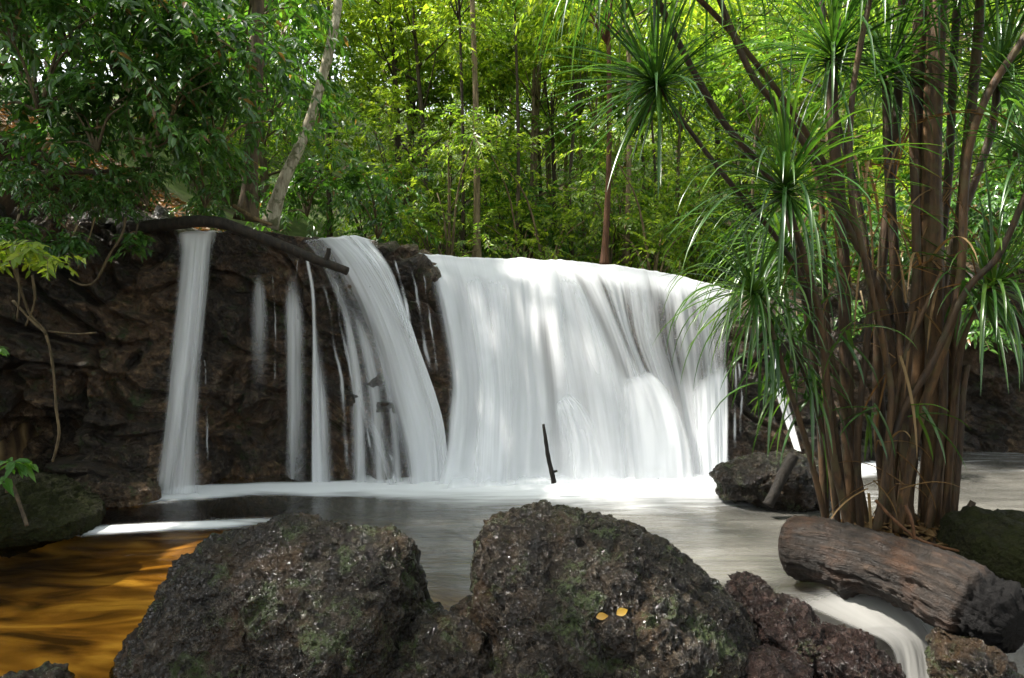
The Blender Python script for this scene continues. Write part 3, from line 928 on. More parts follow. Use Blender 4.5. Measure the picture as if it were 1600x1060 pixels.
for k, (ol, Y, c, lab) in enumerate(reds):
    boulder('stone', ol, Y, 0.28, 0.25, 'boulder_red' if k < 4 else 'boulder', lab, center=c, nth=220, nph=120, seed=20 + k * 3.1, cat='stone', pit=1.2)
boulder('stone', [(-40, 1095), (-20, 1066), (30, 1058), (75, 1066), (110, 1100), (40, 1130)], 2.75, 0.2, 0.2, 'boulder', 'dark stone tip just breaking the amber water at the picture corner', center=(40, 1085), nth=160, nph=80, seed=31, cat='stone')
boulder('stone', [(85, 770), (100, 745), (160, 735), (215, 742), (250, 758), (255, 790), (100, 800)], 5.6, 0.25, 0.3, 'cliff', 'flat brown stone ledge along the foot of the shaded cliff', center=(170, 775), nth=200, nph=100, seed=35, cat='stone')

# ------------------------------------------------------------------ log, branch, sticks
def build_log():
    pts = P(np.array([1222, 1290, 1360, 1430, 1500, 1560, 1592]), np.array([853, 862, 878, 902, 935, 966, 984]), np.array([3.95, 3.78, 3.6, 3.42, 3.24, 3.1, 3.02]))
    line = smooth_line(pts, 160)
    s = np.linspace(0, 1, 160)
    rad = 0.143 + 0.022 * s + 0.012 * np.sin(9 * s)
    rad = rad * np.sqrt(np.clip(s / 0.06, 0.02, 1)) ** 0.9
    rad = np.where(s < 0.06, 0.143 * np.sqrt(np.clip(1 - (1 - s / 0.06) ** 2, 0.01, 1)), rad)
    char = sstep(0.80, 0.83, s + 0.03 * np.sin(20 * s))
    rad = rad * (1 - 0.18 * char) * (1 - 0.35 * sstep(0.96, 1.0, s)) 
    v, f = tube(line, rad, 72, 0.0)
    ring = v[:-2].reshape(160, 72, 3)
    ctr = line[:, None]
    out = norm(ring - ctr)
    th = np.linspace(0, 2 * PI, 72, endpoint=False)
    q = np.stack([np.cos(th)[None] * 1.3 + 0 * s[:, None], np.sin(th)[None] * 1.3 + 0 * s[:, None], s[:, None] * 5 + 0 * th[None]], -1)
    d = 0.022 * fbm(q * np.array([1.2, 1.2, 1.0]), 3, 0.5) + 0.036 * fbm(q * np.array([4.2, 4.2, 0.9]) + 4, 5, 0.62, True) + 0.05 * char[:, None] * fbm(q * 5, 4)
    # broken knot on the underside
    tt = (s - 0.33)[:, None]
    low = np.clip(-out[..., 2], 0, 1)
    d = d + 0.09 * np.exp(-(tt / 0.035) ** 2) * low ** 3
    ring = ring + out * d[..., None] * sstep(0, 0.05, s)[:, None, None]
    v[:-2] = ring.reshape(-1, 3)
    uvl = np.stack([np.repeat(s, 72) * 1.7, np.tile(np.abs(np.linspace(-1, 1, 72)), 160)], -1)
    me = make_mesh('log', v, f, M['log'], attrs={'char': np.concatenate([np.repeat(char, 72), [0, 1]])}, uv=np.vstack([uvl, [[0, 0], [1.7, 0]]]))
    tag(link('log', me), 'thick wet brown log with one blunt and one charred end, over the outflow', 'log')
build_log()

def px_line(pts, Y, n):
    pts = np.array(pts, float)
    if np.isscalar(Y):
        Y = np.full(len(pts), float(Y))
    return smooth_line(P(pts[:, 0], pts[:, 1], np.array(Y, float)), n)

def stick(name, pts, Y, w0, w1, mat, label, cat, n=50, ns=10, rough=0.25, extra=()):
    """w0, w1: width in photo pixels at the two ends; extra: stubs"""
    l = px_line(pts, Y, n)
    Ym = l[:, 1]
    r = np.linspace(w0, w1, n) / 2 / FPX * Ym
    g = [tube(l, r, ns, rough, len(pts), 9)]
    for (ep, eY, e0, e1) in extra:
        el = px_line(ep, eY, 14)
        g.append(tube(el, np.linspace(e0, e1, 14) / 2 / FPX * el[:, 1], 8, rough, 3, 12))
    v, f = join(*g)
    me = make_mesh(name, v, f, M[mat])
    return tag(link(name, me), label, cat)

stick('fallen_branch', [(190, 358), (250, 352), (310, 346), (350, 350), (400, 368), (450, 388), (500, 408), (543, 424)], [6.0, 5.9, 5.8, 5.75, 5.72, 5.7, 5.68, 5.66], 22, 13, 'wet_wood',
      'long dark dead branch along the lip, bending down to a broken tip', 'branch', 80, 12, 0.18, [([(508, 410), (512, 400), (514, 388)], 5.67, 9, 6), ([(474, 398), (472, 408)], 5.69, 12, 8)])
stick('upright_stick', [(849, 663), (853, 690), (858, 720), (866, 755)], [5.75, 5.72, 5.7, 5.68], 5, 9, 'wet_wood', 'short dark stick standing upright in the white water at the foot of the curtain', 'stick', 40, 8, 0.5, [([(863, 738), (871, 736)], 5.69, 5, 3)])
stick('slanted_bar', [(1240, 712), (1222, 745), (1200, 790)], [5.2, 5.15, 5.1], 18, 16, 'wet_wood', 'short dark bar slanting across the rough rock at the foot of the fall', 'stick', 30, 10, 0.25)  # short dark tube laid slantwise over the rock
stick('broken_stub', [(1494, 826), (1508, 806), (1521, 784)], [4.3, 4.3, 4.3], 14, 11, 'bark_dark', 'dark broken stub poking up between the screw pine and the mossy boulder', 'stick', 20, 8, 0.3)
stick('dead_stick', [(14, 742), (26, 775), (42, 822)], [4.4, 4.35, 4.3], 5, 6, 'bark_dark', 'thin dark stick leaning on the yellow-green mossy boulder', 'stick', 24, 8, 0.3)
stick('bank_root', [(0, 214), (60, 236), (110, 262), (160, 268), (240, 262)], [5.6, 5.7, 5.8, 5.9, 6.0], 5, 7, 'bark_dark', 'thin dark root running along the bare soil bank above the cliff', 'root', 50, 8, 0.3)
stick('bank_root', [(40, 280), (90, 268), (150, 272), (220, 300)], [5.7, 5.75, 5.8, 5.9], 12, 8, 'bark_dark', 'thick dark root half buried in the soil below the leafy shrubs', 'root', 50, 8, 0.3)
stick('bank_root', [(365, 322), (382, 332), (400, 342), (425, 352)], [6.1, 6.05, 6.0, 6.0], 7, 5, 'vine', 'pale broken twig lying at the foot of the dark trunk on the lip', 'root', 30, 8, 0.2)
stick('hanging_vine', [(10, 395), (28, 440), (46, 490), (70, 520), (82, 570), (88, 640), (92, 680), (82, 722)], [4.6, 4.65, 4.7, 4.75, 4.75, 4.75, 4.75, 4.75], 3.5, 4, 'vine', 'knobbly pale brown vine hanging from the leafy spray down the shaded cliff', 'vine', 90, 8, 0.5,
      [([(26, 420), (30, 460), (26, 500)], 4.62, 4, 2), ([(50, 430), (54, 470), (40, 510)], 4.7, 4, 3), ([(76, 518), (120, 522), (150, 520)], 4.78, 3, 2), ([(20, 470), (48, 500), (72, 522)], 4.7, 4, 4)])
stick('hanging_vine', [(196, 340), (190, 368), (170, 400), (150, 438), (130, 446), (108, 436)], 5.45, 4, 3, 'vine', 'thin pale vine looping from the soil edge of the cliff', 'vine', 60, 8, 0.3)
stick('hanging_vine', [(148, 340), (140, 370), (128, 400), (122, 420)], 5.4, 3, 2, 'vine', 'short thin vine hanging beside the looping one', 'vine', 40, 8, 0.3)

# ------------------------------------------------------------------ foliage builders
def leaves_geo(c, d, nrm, L, W, droop=0.15, six=False):
    """leaf blades: base points c, unit directions d, face normals nrm"""
    n = len(c)
    s = norm(np.cross(d, nrm))
    nn = norm(np.cross(s, d))
    L = L[:, None]
    W = W[:, None]
    dn = np.array([0, 0, -1.0])
    if six:
        v = np.stack([c, c + d * L * 0.30 + s * W * 0.46 + nn * W * 0.14, c + d * L * 0.30 - s * W * 0.46 + nn * W * 0.14,
                      c + d * L * 0.66 + s * W * 0.38 + nn * W * 0.1 + dn * droop * L * 0.3, c + d * L * 0.66 - s * W * 0.38 + nn * W * 0.1 + dn * droop * L * 0.3,
                      c + d * L + dn * droop * L, c + d * L * 0.30, c + d * L * 0.66 + dn * droop * L * 0.3], 1)
        b = np.arange(n)[:, None] * 8
        tri = np.vstack([b + np.array([[0, 6, 1]]), b + np.array([[0, 2, 6]]), b + np.array([[3, 7, 5]]), b + np.array([[7, 4, 5]])])
        quad = np.vstack([b + np.array([[1, 6, 7, 3]]), b + np.array([[6, 2, 4, 7]])])
        return v.reshape(-1, 3), [quad, tri]
    v = np.stack([c, c + d * L * 0.48 + s * W * 0.5 + nn * W * 0.14, c + d * L + dn * droop * L, c + d * L * 0.48 - s * W * 0.5 + nn * W * 0.14], 1)
    b = np.arange(n)[:, None] * 4
    tri = np.vstack([b + np.array([[0, 2, 1]]), b + np.array([[0, 3, 2]])])
    return v.reshape(-1, 3), [tri]

def sprays(p0, d0, Ls, nl, leafL, leafW, g, rs, six=False, droop=0.2, flat=0.7, jit=0.5):
    """leafy twigs: start points, directions, lengths; nl leaves each, alternate on both sides"""
    n = len(p0)
    t = np.linspace(0.12, 1.0, nl)[None, :, None] + rs.normal(0, 0.03, (n, nl, 1))
    p = p0[:, None] + d0[:, None] * Ls[:, None, None] * t
    p[..., 2] -= (g * Ls[:, None] * t[..., 0] ** 2)
    tan = d0[:, None] + np.zeros_like(p)
    tan[..., 2] -= 2 * g * t[..., 0]
    tan = norm(tan)
    up = norm(np.array([0, 0, 1.0]) + rs.normal(0, 0.35, (n, 1, 3)))
    side = norm(np.cross(tan, up + 0 * tan))
    sg = np.where(np.arange(nl) % 2 == 0, 1.0, -1.0)[None, :, None]
    d = norm(tan * 0.65 + side * sg * 0.8 + rs.normal(0, jit * 0.4, p.shape) + np.array([0, 0, -0.15]))
    nrm = norm(up * flat + rs.normal(0, jit * 0.6, p.shape) + 0.0 * p)
    L = leafL * rs.uniform(0.65, 1.25, (n * nl))
    W = leafW * rs.uniform(0.75, 1.2, (n * nl))
    return leaves_geo(p.reshape(-1, 3), d.reshape(-1, 3), nrm.reshape(-1, 3), L, W, droop, six), p

def twigs_geo(p, r=0.004, k=4):
    """thin 3-sided twigs through the rows of p (n, nl, 3)"""
    n, m = p.shape[:2]
    th = np.linspace(0, 2 * PI, 3, endpoint=False)
    offs = np.stack([np.cos(th), np.sin(th), 0 * th], -1) * r
    sel = np.linspace(0, m - 1, k).astype(int)
    q = p[:, sel][:, :, None] + offs[None, None] * np.linspace(1, 0.4, k)[None, :, None, None]
    idx = np.arange(n * k * 3).reshape(n, k, 3)
    nx = np.roll(idx, -1, 2)
    f = np.stack([idx[:, :-1], nx[:, :-1], nx[:, 1:], idx[:, 1:]], -1).reshape(-1, 4)
    return q.reshape(-1, 3), [f]

def rand_dir(n, rs, zmin=-1.0, zmax=1.0):
    z = rs.uniform(zmin, zmax, n)
    a = rs.uniform(0, 2 * PI, n)
    r = np.sqrt(1 - z * z)
    return np.stack([r * np.cos(a), r * np.sin(a), z], -1)

def crown_geo(clumps, rad, nsp, nl, leafL, leafW, seed, g=0.25, six=False, zmin=-0.5):
    """sprays thrown out of each clump centre"""
    rs = np.random.default_rng(seed)
    p0, d0 = [], []
    for c, r in zip(clumps, rad):
        d = rand_dir(nsp, rs, zmin, 0.9)
        p0.append(np.asarray(c) + d * r * rs.uniform(0.0, 0.75, (nsp, 1)))
        d0.append(norm(d + rs.normal(0, 0.35, d.shape)))
    p0 = np.vstack(p0)
    d0 = np.vstack(d0)
    Ls = np.repeat(np.asarray(rad), nsp) * rs.uniform(0.5, 1.0, len(p0))
    return sprays(p0, d0, Ls, nl, leafL, leafW, g, rs, six)

def tree_proto(name, label, cat, h, crown_lo, crown_r, trunk_r, leafmat, barkmat, seed, nclump=16, nsp=16, nl=14, leafL=0.085, leafW=0.042, bend=0.3, group=None, hollow=0.0):
    rs = np.random.default_rng(seed)
    t = thing(name, label, cat, group=group)
    n = 26
    z = np.linspace(-0.3, h * 0.96, n)
    line = np.stack([bend * np.sin(z / h * 2.4 + seed) * z / h, bend * np.cos(z / h * 1.9 + seed * 2) * z / h, z], -1)
    rr = trunk_r * (1 - 0.75 * np.clip(z / h, 0, 1)) * (1 + 0.5 * np.exp(-(z + 0.3) / 0.25))
    g = [tube(line, rr, 9, 0.15, seed, 3)]
    cl, cr = [], []
    for k in range(nclump):
        zz = crown_lo + (h - crown_lo) * (k + rs.uniform(0, 1)) / nclump
        prof = crown_r * math.sin(PI * min(1, max(0.12, 0.16 + 0.80 * (zz - crown_lo) / (h - crown_lo)))) ** 0.7
        a = k * 2.4 + rs.uniform(-0.5, 0.5)
        base = np.array([np.interp(max(zz - 0.5 * prof, crown_lo * 0.8), z, line[:, i]) for i in range(3)])
        rad_ = prof * rs.uniform(0.35, 1.0)
        tip = np.array([base[0] + rad_ * math.cos(a), base[1] + rad_ * math.sin(a), zz])
        cl.append(tip)
        cr.append(rs.uniform(0.42, 0.75) * crown_r * 0.62)
        mid = base * 0.45 + tip * 0.55 + np.array([0, 0, -0.08])
        lb = smooth_line([base, mid, tip], 8)
        g.append(tube(lb, np.linspace(trunk_r * 0.34, trunk_r * 0.08, 8), 5, 0, 0))
    v, f = join(*g)
    part('trunk', make_mesh('trunk', v, f, M[barkmat]), t)
    (lv, lf), pp = crown_geo(cl, cr, nsp, nl, leafL, leafW, seed + 100)
    cm = make_mesh('crown', lv, lf, M[leafmat], smooth=False)
    part('crown', cm, t)
    return t

def shrub_proto(name, label, cat, size, leafmat, seed, nsp=70, nl=16, leafL=0.09, leafW=0.036, g=0.5, zr=(0.0, 0.9), six=True, group=None, spread=1.0, clump=6):
    rs = np.random.default_rng(seed)
    t = thing(name, label, cat, group=group)
    cl, cr, gs = [], [], []
    for k in range(clump):
        a = k * 2.4 + rs.uniform(-0.4, 0.4)
        r = size * spread * rs.uniform(0.15, 0.75)
        tip = np.array([r * math.cos(a), r * math.sin(a), size * rs.uniform(*zr)])
        cl.append(tip)
        cr.append(size * rs.uniform(0.4, 0.7))
        gs.append(tube(smooth_line([np.zeros(3) - [0, 0, 0.15], tip * np.array([0.4, 0.4, 0.65]), tip], 9), np.linspace(0.02, 0.006, 9) * size, 6))
    (lv, lf), pp = crown_geo(cl, cr, nsp // clump, nl, leafL, leafW, seed + 50, g, six, -0.35)
    gs.append(twigs_geo(pp, 0.0035 * size))
    v, f = join(*gs)
    part('stems', make_mesh('stem', v, f, M['twig']), t).name = 'stem'
    part('foliage', make_mesh('foliage', lv, lf, M[leafmat], smooth=False), t)
    return t

# ------------------------------------------------------------------ forest
FAR = 'slender trees of the bright wood above the waterfall'
FARL = 'slender tree of the bright green wood standing beyond the lip of the waterfall'
protos = [tree_proto('forest_tree', FARL, 'tree', 6.2, 1.0, 1.6, 0.07, 'leaf_tree', 'bark_brown', 1, 20, 26, 16, group=FAR),
          tree_proto('forest_tree', FARL, 'tree', 6.8, 2.4, 1.5, 0.06, 'leaf_yellow', 'bark_dark', 2, 18, 26, 16, group=FAR),
          tree_proto('forest_tree', FARL, 'tree', 5.0, 0.5, 1.5, 0.05, 'leaf_yellow', 'bark_dark', 3, 20, 26, 16, group=FAR),
          tree_proto('forest_tree', FARL, 'tree', 7.2, 1.8, 1.7, 0.075, 'leaf_tree', 'bark_brown', 4, 20, 26, 16, group=FAR)]
rs = np.random.default_rng(21)
spots = []
def far_ok(x, y):
    return all((x - a) ** 2 + (y - b) ** 2 > 0.8 ** 2 for a, b in spots)
tries = 0
while len(spots) < 110 and tries < 4000:
    tries += 1
    y = rs.uniform(9.5, 27)
    x = rs.uniform(-0.86, 0.86) * y
    if abs(800 + x / y * FPX - 552) < 38 and y > 11:
        continue
    if far_ok(x, y):
        spots.append((x, y))
for i, (x, y) in enumerate(spots):
    z = float(ground_h(np.array([x]), np.array([y]))[0])
    pr = protos[i % 4]
    s = rs.uniform(0.85, 1.15)
    a = rs.uniform(0, 6.28)
    if i < 4:
        pr.location = (x, y, z)
        pr.rotation_euler = (0, 0, a)
        pr.scale = (s, s, s)
    else:
        dup(pr, (x, y, z), a, s)

# shrub layer behind the lip
UND = 'young leafy shrubs growing along the lip and into the wood'
UNDL = 'young bright green leafy shrub growing in the wood just beyond the lip'
ush = [shrub_proto('understory_shrub', UNDL, 'shrub', 1.0, 'leaf_fern', 31, 84, 16, 0.075, 0.036, 0.35, (0.2, 1.2), False, UND),
       shrub_proto('understory_shrub', UNDL, 'shrub', 1.0, 'leaf_yellow', 32, 84, 16, 0.07, 0.034, 0.35, (0.3, 1.4), False, UND),
       shrub_proto('understory_shrub', UNDL, 'shrub', 1.1, 'leaf_tree', 33, 84, 16, 0.07, 0.034, 0.4, (0.2, 1.5), False, UND)]
k = 0
for i in range(80):
    y = rs.uniform(8.4, 15)
    x = rs.uniform(-0.42, 0.8) * y
    z = float(ground_h(np.array([x]), np.array([y]))[0])
    s = rs.uniform(0.7, 1.25)
    if k < 3:
        ush[k].location = (x, y, z)
        ush[k].scale = (s,) * 3
    else:
        dup(ush[k % 3], (x, y, z), rs.uniform(0, 6.28), s)
    k += 1

# unseen leaves added around and above to block sun, cut fill and darken reflections
def near_wood():
    rs = np.random.default_rng(77)
    n = 1500
    a = R(90) + rs.uniform(R(75), R(285), n)
    rr = rs.uniform(6.5, 10.5, n)
    x, y = rr * np.cos(a) * 0.95, rr * np.sin(a) * 0.95 + 1.5
    z = rs.uniform(0.0, 7.0, n)
    d = rand_dir(n, rs, -0.4, 0.6)
    (lv, lf), pp = sprays(np.stack([x, y, z], -1), d, rs.uniform(0.6, 1.2, n), 14, 0.2, 0.10, 0.3, rs)
    struct(link('unseen_shade_woods', make_mesh('unseen_shade_woods', lv, lf, M['leaf_bush'], smooth=False)), 'stuff')
    n = 1000
    x, y = rs.uniform(-9.5, 6, n), rs.uniform(-4, 4.6, n)
    z = 6.0 + 2.5 * rs.uniform(0, 1, n) + 0.5 * noise3(np.stack([x, y, 0 * x], -1))
    keep = noise3(np.stack([x * 0.7, y * 0.7, 0 * x + 5], -1)) > -0.4
    p = np.stack([x, y, z], -1)[keep]
    q = np.vstack([np.stack([rs.uniform(-9, -3.4, 240), rs.uniform(4.4, 7.2, 240), rs.uniform(5.8, 8, 240)], -1), np.stack([rs.uniform(2.6, 8, 260), rs.uniform(4.2, 7.4, 260), rs.uniform(5.8, 8, 260)], -1)])
    q2 = np.stack([rs.uniform(-8.6, -4.2, 330), rs.uniform(1.4, 5.0, 330), rs.uniform(5.6, 7.6, 330)], -1)  # denser patch added to keep the sun off the amber water
    p = np.vstack([p, q])
    gap = (p[:, 0] > -2.0) & (p[:, 0] < 2.6) & (p[:, 1] > 0.6)      # opening shaped to let sky light onto the wet rocks
    p = np.vstack([p[~gap], q2])
    (lv, lf), pp = sprays(p, rand_dir(len(p), rs, -0.4, 0.4), rs.uniform(0.6, 1.2, len(p)), 14, 0.2, 0.10, 0.3, rs)
    struct(link('added_shade_foliage', make_mesh('added_shade_foliage', lv, lf, M['leaf_bush'], smooth=False)), 'stuff')  # out-of-view overhead leaves, added to shade the foreground and cliff ends
near_wood()

# trees whose trunks the photo shows one by one
def trunk_tree(name, pts, Y, w0, w1, mat, label, seed, crown=True, leafmat='leaf_tree', crown_r=1.3, up=1.2, nc=9, leafL=0.10):
    pts = list(pts)
    l = px_line(pts, Y, 60)
    t = thing(name, label, 'tree', tuple(l[0]))
    r = np.linspace(w0, w1, 60) / 2 / FPX * l[:, 1]
    r = r * (1 + 0.7 * np.exp(-np.linspace(0, 1, 60) / 0.05))
    g = [tube(l - l[0], r, 14, 0.16, seed, 4)]
    rs = np.random.default_rng(seed)
    cl, cr = [], []
    top = l[-1] - l[0]
    for k in range(nc):
        a = k * 2.4 + seed
        tip = top + np.array([math.cos(a) * crown_r * rs.uniform(0.3, 0.9), math.sin(a) * crown_r * rs.uniform(0.3, 0.9), rs.uniform(-0.2, up)])
        g.append(tube(smooth_line([top - [0, 0, 0.5], (top + tip) / 2 - [0, 0, 0.1], tip], 8), np.linspace(r[-1] * 0.7, r[-1] * 0.15, 8), 6))
        cl.append(tip)
        cr.append(crown_r * rs.uniform(0.35, 0.55))
    v, f = join(*g)
    part('trunk', make_mesh('trunk', v, f, M[mat]), t)
    (lv, lf), pp = crown_geo(cl, cr, 16, 14, leafL, leafL * 0.45, seed + 5)
    part('crown', make_mesh('crown', lv, lf, M[leafmat], smooth=False), t)
    return t

trunk_tree('leaning_tree', [(420, 356), (440, 290), (470, 225), (490, 170), (508, 105), (521, 50), (528, 0), (532, -120), (545, -330)], [6.9, 6.9, 6.95, 7.0, 7.0, 7.05, 7.1, 7.1, 7.2], 18, 9, 'bark_pale', 'pale blotched trunk leaning away from the dark trunk above the branch', 41, leafmat='leaf_tree')
trunk_tree('dark_tree', [(386, 345), (390, 300), (392, 240), (398, 170), (402, 90), (403, 0), (405, -130), (400, -300)], [6.7, 6.7, 6.75, 6.8, 6.8, 6.8, 6.8, 6.8], 24, 13, 'bark_dark', 'dark straight trunk with flared roots beside the pale leaning trunk', 42, leafmat='leaf_bush')
named = [((745, 410), (738, 0), 11, 9.0, 'bark_brown', 'straight grey-brown trunk rising alone behind the main curtain'),
         ((722, 410), (720, 90), 6, 9.2, 'bark_dark', 'thin dark trunk close beside the straight grey-brown trunk'),
         ((808, 405), (806, 60), 6, 9.6, 'bark_dark', 'thin dark trunk standing alone behind the middle of the curtain'),
         ((944, 416), (952, 120), 10, 8.2, 'bark_red', 'red-brown trunk standing right on the lip of the curtain'),
         ((978, 412), (982, 80), 9, 9.2, 'bark_brown', 'brown trunk next to the red-brown one on the lip')]
for k, (b, tp, w, Y, mt, lab) in enumerate(named):
    trunk_tree('forest_tree', [b, ((b[0] + tp[0]) / 2 + 3, (b[1] + tp[1]) / 2), tp, (tp[0] - 4, tp[1] - 120)], Y, w, w * 0.6, mt, lab, 50 + k, crown_r=1.1, nc=8, leafmat='leaf_yellow' if k % 2 else 'leaf_tree')
thin = [(700, 11), (764, 11.5), (778, 12), (832, 10.5), (849, 12), (866, 11), (880, 13), (895, 10.5), (914, 12), (930, 11), (1002, 12), (1020, 11), (1058, 11.5), (640, 11), (1180, 10), (1230, 11)]
for k, (u, Y) in enumerate(thin):
    o = trunk_tree('forest_sapling', [(u, 420), (u + rs.uniform(-6, 6), 300), (u + rs.uniform(-10, 10), rs.uniform(90, 170))], Y, rs.uniform(5, 9), 3.5, 'bark_dark' if k % 3 else 'bark_brown',
                   'thin straight sapling in the row of dark stems behind the curtain', 70 + k, crown_r=0.8, nc=6, leafmat='leaf_yellow' if k % 2 else 'leaf_tree')
    o['group'] = 'thin saplings behind the curtain'

# shrubs on the bank over the cliff
SH = [shrub_proto('bank_shrub', 'x', 'shrub', 0.9, 'leaf_bush', 61, 84, 18, 0.105, 0.042, 0.55, (-0.1, 0.9)),
      shrub_proto('bank_shrub', 'x', 'shrub', 0.9, 'leaf_bush', 62, 84, 18, 0.115, 0.045, 0.7, (-0.2, 0.7)),
      shrub_proto('bank_shrub', 'x', 'shrub', 0.8, 'leaf_bush', 63, 78, 18, 0.095, 0.036, 0.6, (0.0, 1.0))]
bank = [(60, 120, 5.4, 0, 1.0, 'dark glossy shrub at the edge of the bank, over the bare soil'), (180, 60, 5.8, 1, 1.1, 'tall glossy shrub above the looping vine, high on the bank'), (300, 80, 6.0, 2, 1.2, 'tall dense glossy shrub in front of the dark trunk'),
        (150, 190, 5.5, 1, 0.9, 'glossy shrub in the middle of the bank, above the thick root'), (250, 180, 5.7, 0, 0.95, 'glossy shrub with drooping sprays above the end of the branch'), (340, 190, 6.0, 1, 0.9, 'bright-tipped glossy shrub reaching toward the dark trunk'),
        (230, 290, 5.7, 2, 0.6, 'low glossy shrub hanging over the branch base at the cliff edge'), (320, 290, 6.1, 0, 0.65, 'small leafy shrub filling the gap above the narrow fall'), (-20, 150, 6.6, 0, 1.3, 'dark shrub closing the gap behind the bare soil at the picture edge'), (20, 10, 5.4, 2, 1.1, 'dark shrub in the upper corner over the shaded bank'),
        (110, 20, 6.2, 0, 1.3, 'large dark shrub behind the bank shrubs, near the corner'), (420, 130, 7.4, 2, 1.1, 'shrub filling the space between the dark and the pale leaning trunk'), (480, 300, 7.8, 1, 0.8, 'dense green shrub at the foot of the pale leaning trunk'),
        (590, 330, 8.2, 0, 0.9, 'dense green shrub behind the brown outcrop on the lip'), (380, 30, 7.0, 0, 1.2, 'dark leafy shrub high behind the dark trunk'), (160, 310, 5.6, 2, 0.45, 'small hanging plant at the soil edge beside the looping vine')]
bank += [(40, 300, 5.15, 1, 0.42, 'small dark shrub on the cliff edge over the bright yellow-green spray'), (110, 312, 5.4, 2, 0.4, 'small dark shrub on the cliff edge beside the thick root'), (205, 318, 5.8, 0, 0.38, 'small dark shrub on the cliff edge by the thick end of the branch'), (312, 336, 6.7, 1, 0.32, 'tiny shrub just behind the lip of the narrow fall'),
         (1260, 400, 7.6, 0, 0.7, 'leafy shrub on the bank behind the drooping screw pine head'), (1360, 380, 7.4, 1, 0.9, 'shrub on the far bank seen through the middle of the screw pine stems'), (1540, 330, 7.0, 2, 1.0, 'tall shrub on the bank over the dark hollow beyond the screw pine'),
         (1600, 400, 6.6, 0, 0.9, 'shrub overhanging the dark hollow at the picture edge'), (1450, 410, 7.2, 2, 0.8, 'shrub on the far bank behind the thickest screw pine stem'), (1590, 200, 7.6, 1, 1.3, 'large shrub high on the bank beyond the screw pine')]
used = set()
for (u, v, Y, kind, s, lab) in bank:
    p = P(u, v + 30 * s, Y)
    o = SH[kind]
    if kind in used:
        o = dup(o, tuple(p), rs.uniform(0, 6.28), s * 0.85, lab)
    else:
        used.add(kind)
        o.location = tuple(p)
        o.scale = (s * 0.85,) * 3
        o['label'] = lab
    o['group'] = 'glossy shrubs on the bank over the cliff' if u < 1000 else 'shrubs on the far bank behind the screw pine'

# fallen leaves too many to count on the soil of the banks
def litter(name, n, region, seed):
    rs = np.random.default_rng(seed)
    x, y = region(rs, n)
    z = ground_h(x, y)
    d = rand_dir(n, rs, -0.25, 0.35)
    v, f = leaves_geo(np.stack([x, y, z + 0.02], -1), d, norm(np.array([0, -0.2, 1.0]) + rs.normal(0, 0.35, (n, 3))), rs.uniform(0.05, 0.12, n), rs.uniform(0.025, 0.05, n), 0.1)
    return struct(link(name, make_mesh(name, v, f, M['leaf_dry'], smooth=False)), 'stuff')
litter('leaf_litter', 5000, lambda rs, n: (rs.uniform(-7.5, -3.25, n), rs.uniform(6.2, 8.5, n)), 301)
litter('leaf_litter', 3500, lambda rs, n: (rs.uniform(1.9, 7.0, n), rs.uniform(7.6, 9.5, n)), 302)
litter('leaf_litter', 500, lambda rs, n: (2.75 + rs.normal(0, 0.4, n), 4.3 + rs.normal(0, 0.22, n)), 303)

# fresh green spray and little plant by the mossy boulder
def spray_plant(name, label, pts, leafL, leafW, mat, seed, n=26, nl=9, r=0.22, cat='plant'):
    rs = np.random.default_rng(seed)
    base = P(*pts[0])
    t = thing(name, label, cat, tuple(base))
    tip = P(*pts[-1]) - base
    l = np.array([P(*q) - base for q in pts])
    line = smooth_line(l, 14)
    v, f = tube(line, np.linspace(0.009, 0.004, 14), 6)
    ix = rs.integers(4, 14, n)
    p0 = line[ix]
    d0 = norm(rand_dir(n, rs, -0.4, 0.6) * np.array([1, 0.8, 0.6]))
    (lv, lf), pp = sprays(p0, d0, rs.uniform(0.5, 1.0, n) * r, nl, leafL, leafW, 0.35, rs, True)
    tv, tf = twigs_geo(pp, 0.0025)
    part('twig_spray', make_mesh('twig_spray', tv, tf, M['twig']), t)
    part('stem', make_mesh('stem', v, f, M['twig']), t)
    part('foliage', make_mesh('foliage', lv, lf, M[mat], smooth=False), t)
    return t
SP = [([(120, 352, 5.3), (112, 372, 5.25), (96, 392, 5.2)], 'fern-like dark tuft hanging at the soil edge above the shaded cliff', 26, 0.2),
      ([(215, 350, 5.75), (212, 368, 5.7), (204, 392, 5.65)], 'dark leafy tuft hanging beside the base of the dead branch', 22, 0.16),
      ([(30, 335, 5.0), (24, 352, 4.95), (10, 372, 4.9)], 'dark leafy tuft hanging above the bright yellow-green spray', 26, 0.22),
      ([(1345, 455, 6.6), (1350, 480, 6.5), (1352, 520, 6.45)], 'green tuft hanging over the bank seen between the screw pine stems', 30, 0.25),
      ([(1545, 440, 6.3), (1540, 475, 6.2), (1535, 530, 6.15)], 'long green tuft drooping over the dark hollow beyond the screw pine', 34, 0.30),
      ([(1240, 470, 6.7), (1245, 490, 6.6), (1252, 530, 6.55)], 'green tuft hanging over the rock beside the end of the curtain', 30, 0.22)]
for k, (pts, lab, n, r) in enumerate(SP):
    spray_plant('cliff_plant', lab, pts, 0.07, 0.028, 'leaf_bush', 120 + k, n, 10, r)
spray_plant('hanging_plant', 'bright yellow-green leafy spray sprouting from the cliff above the knobbly vine', [(-60, 430, 4.7), (-20, 400, 4.6), (30, 385, 4.5), (75, 405, 4.45)], 0.075, 0.032, 'leaf_yellow', 81, 34, 9, 0.26)
spray_plant('seedling', 'small fresh plant with broad leaves growing on the mossy boulder', [(10, 770, 4.35), (12, 750, 4.35), (14, 730, 4.33), (20, 722, 4.3)], 0.10, 0.04, 'leaf_fern', 82, 7, 5, 0.10)
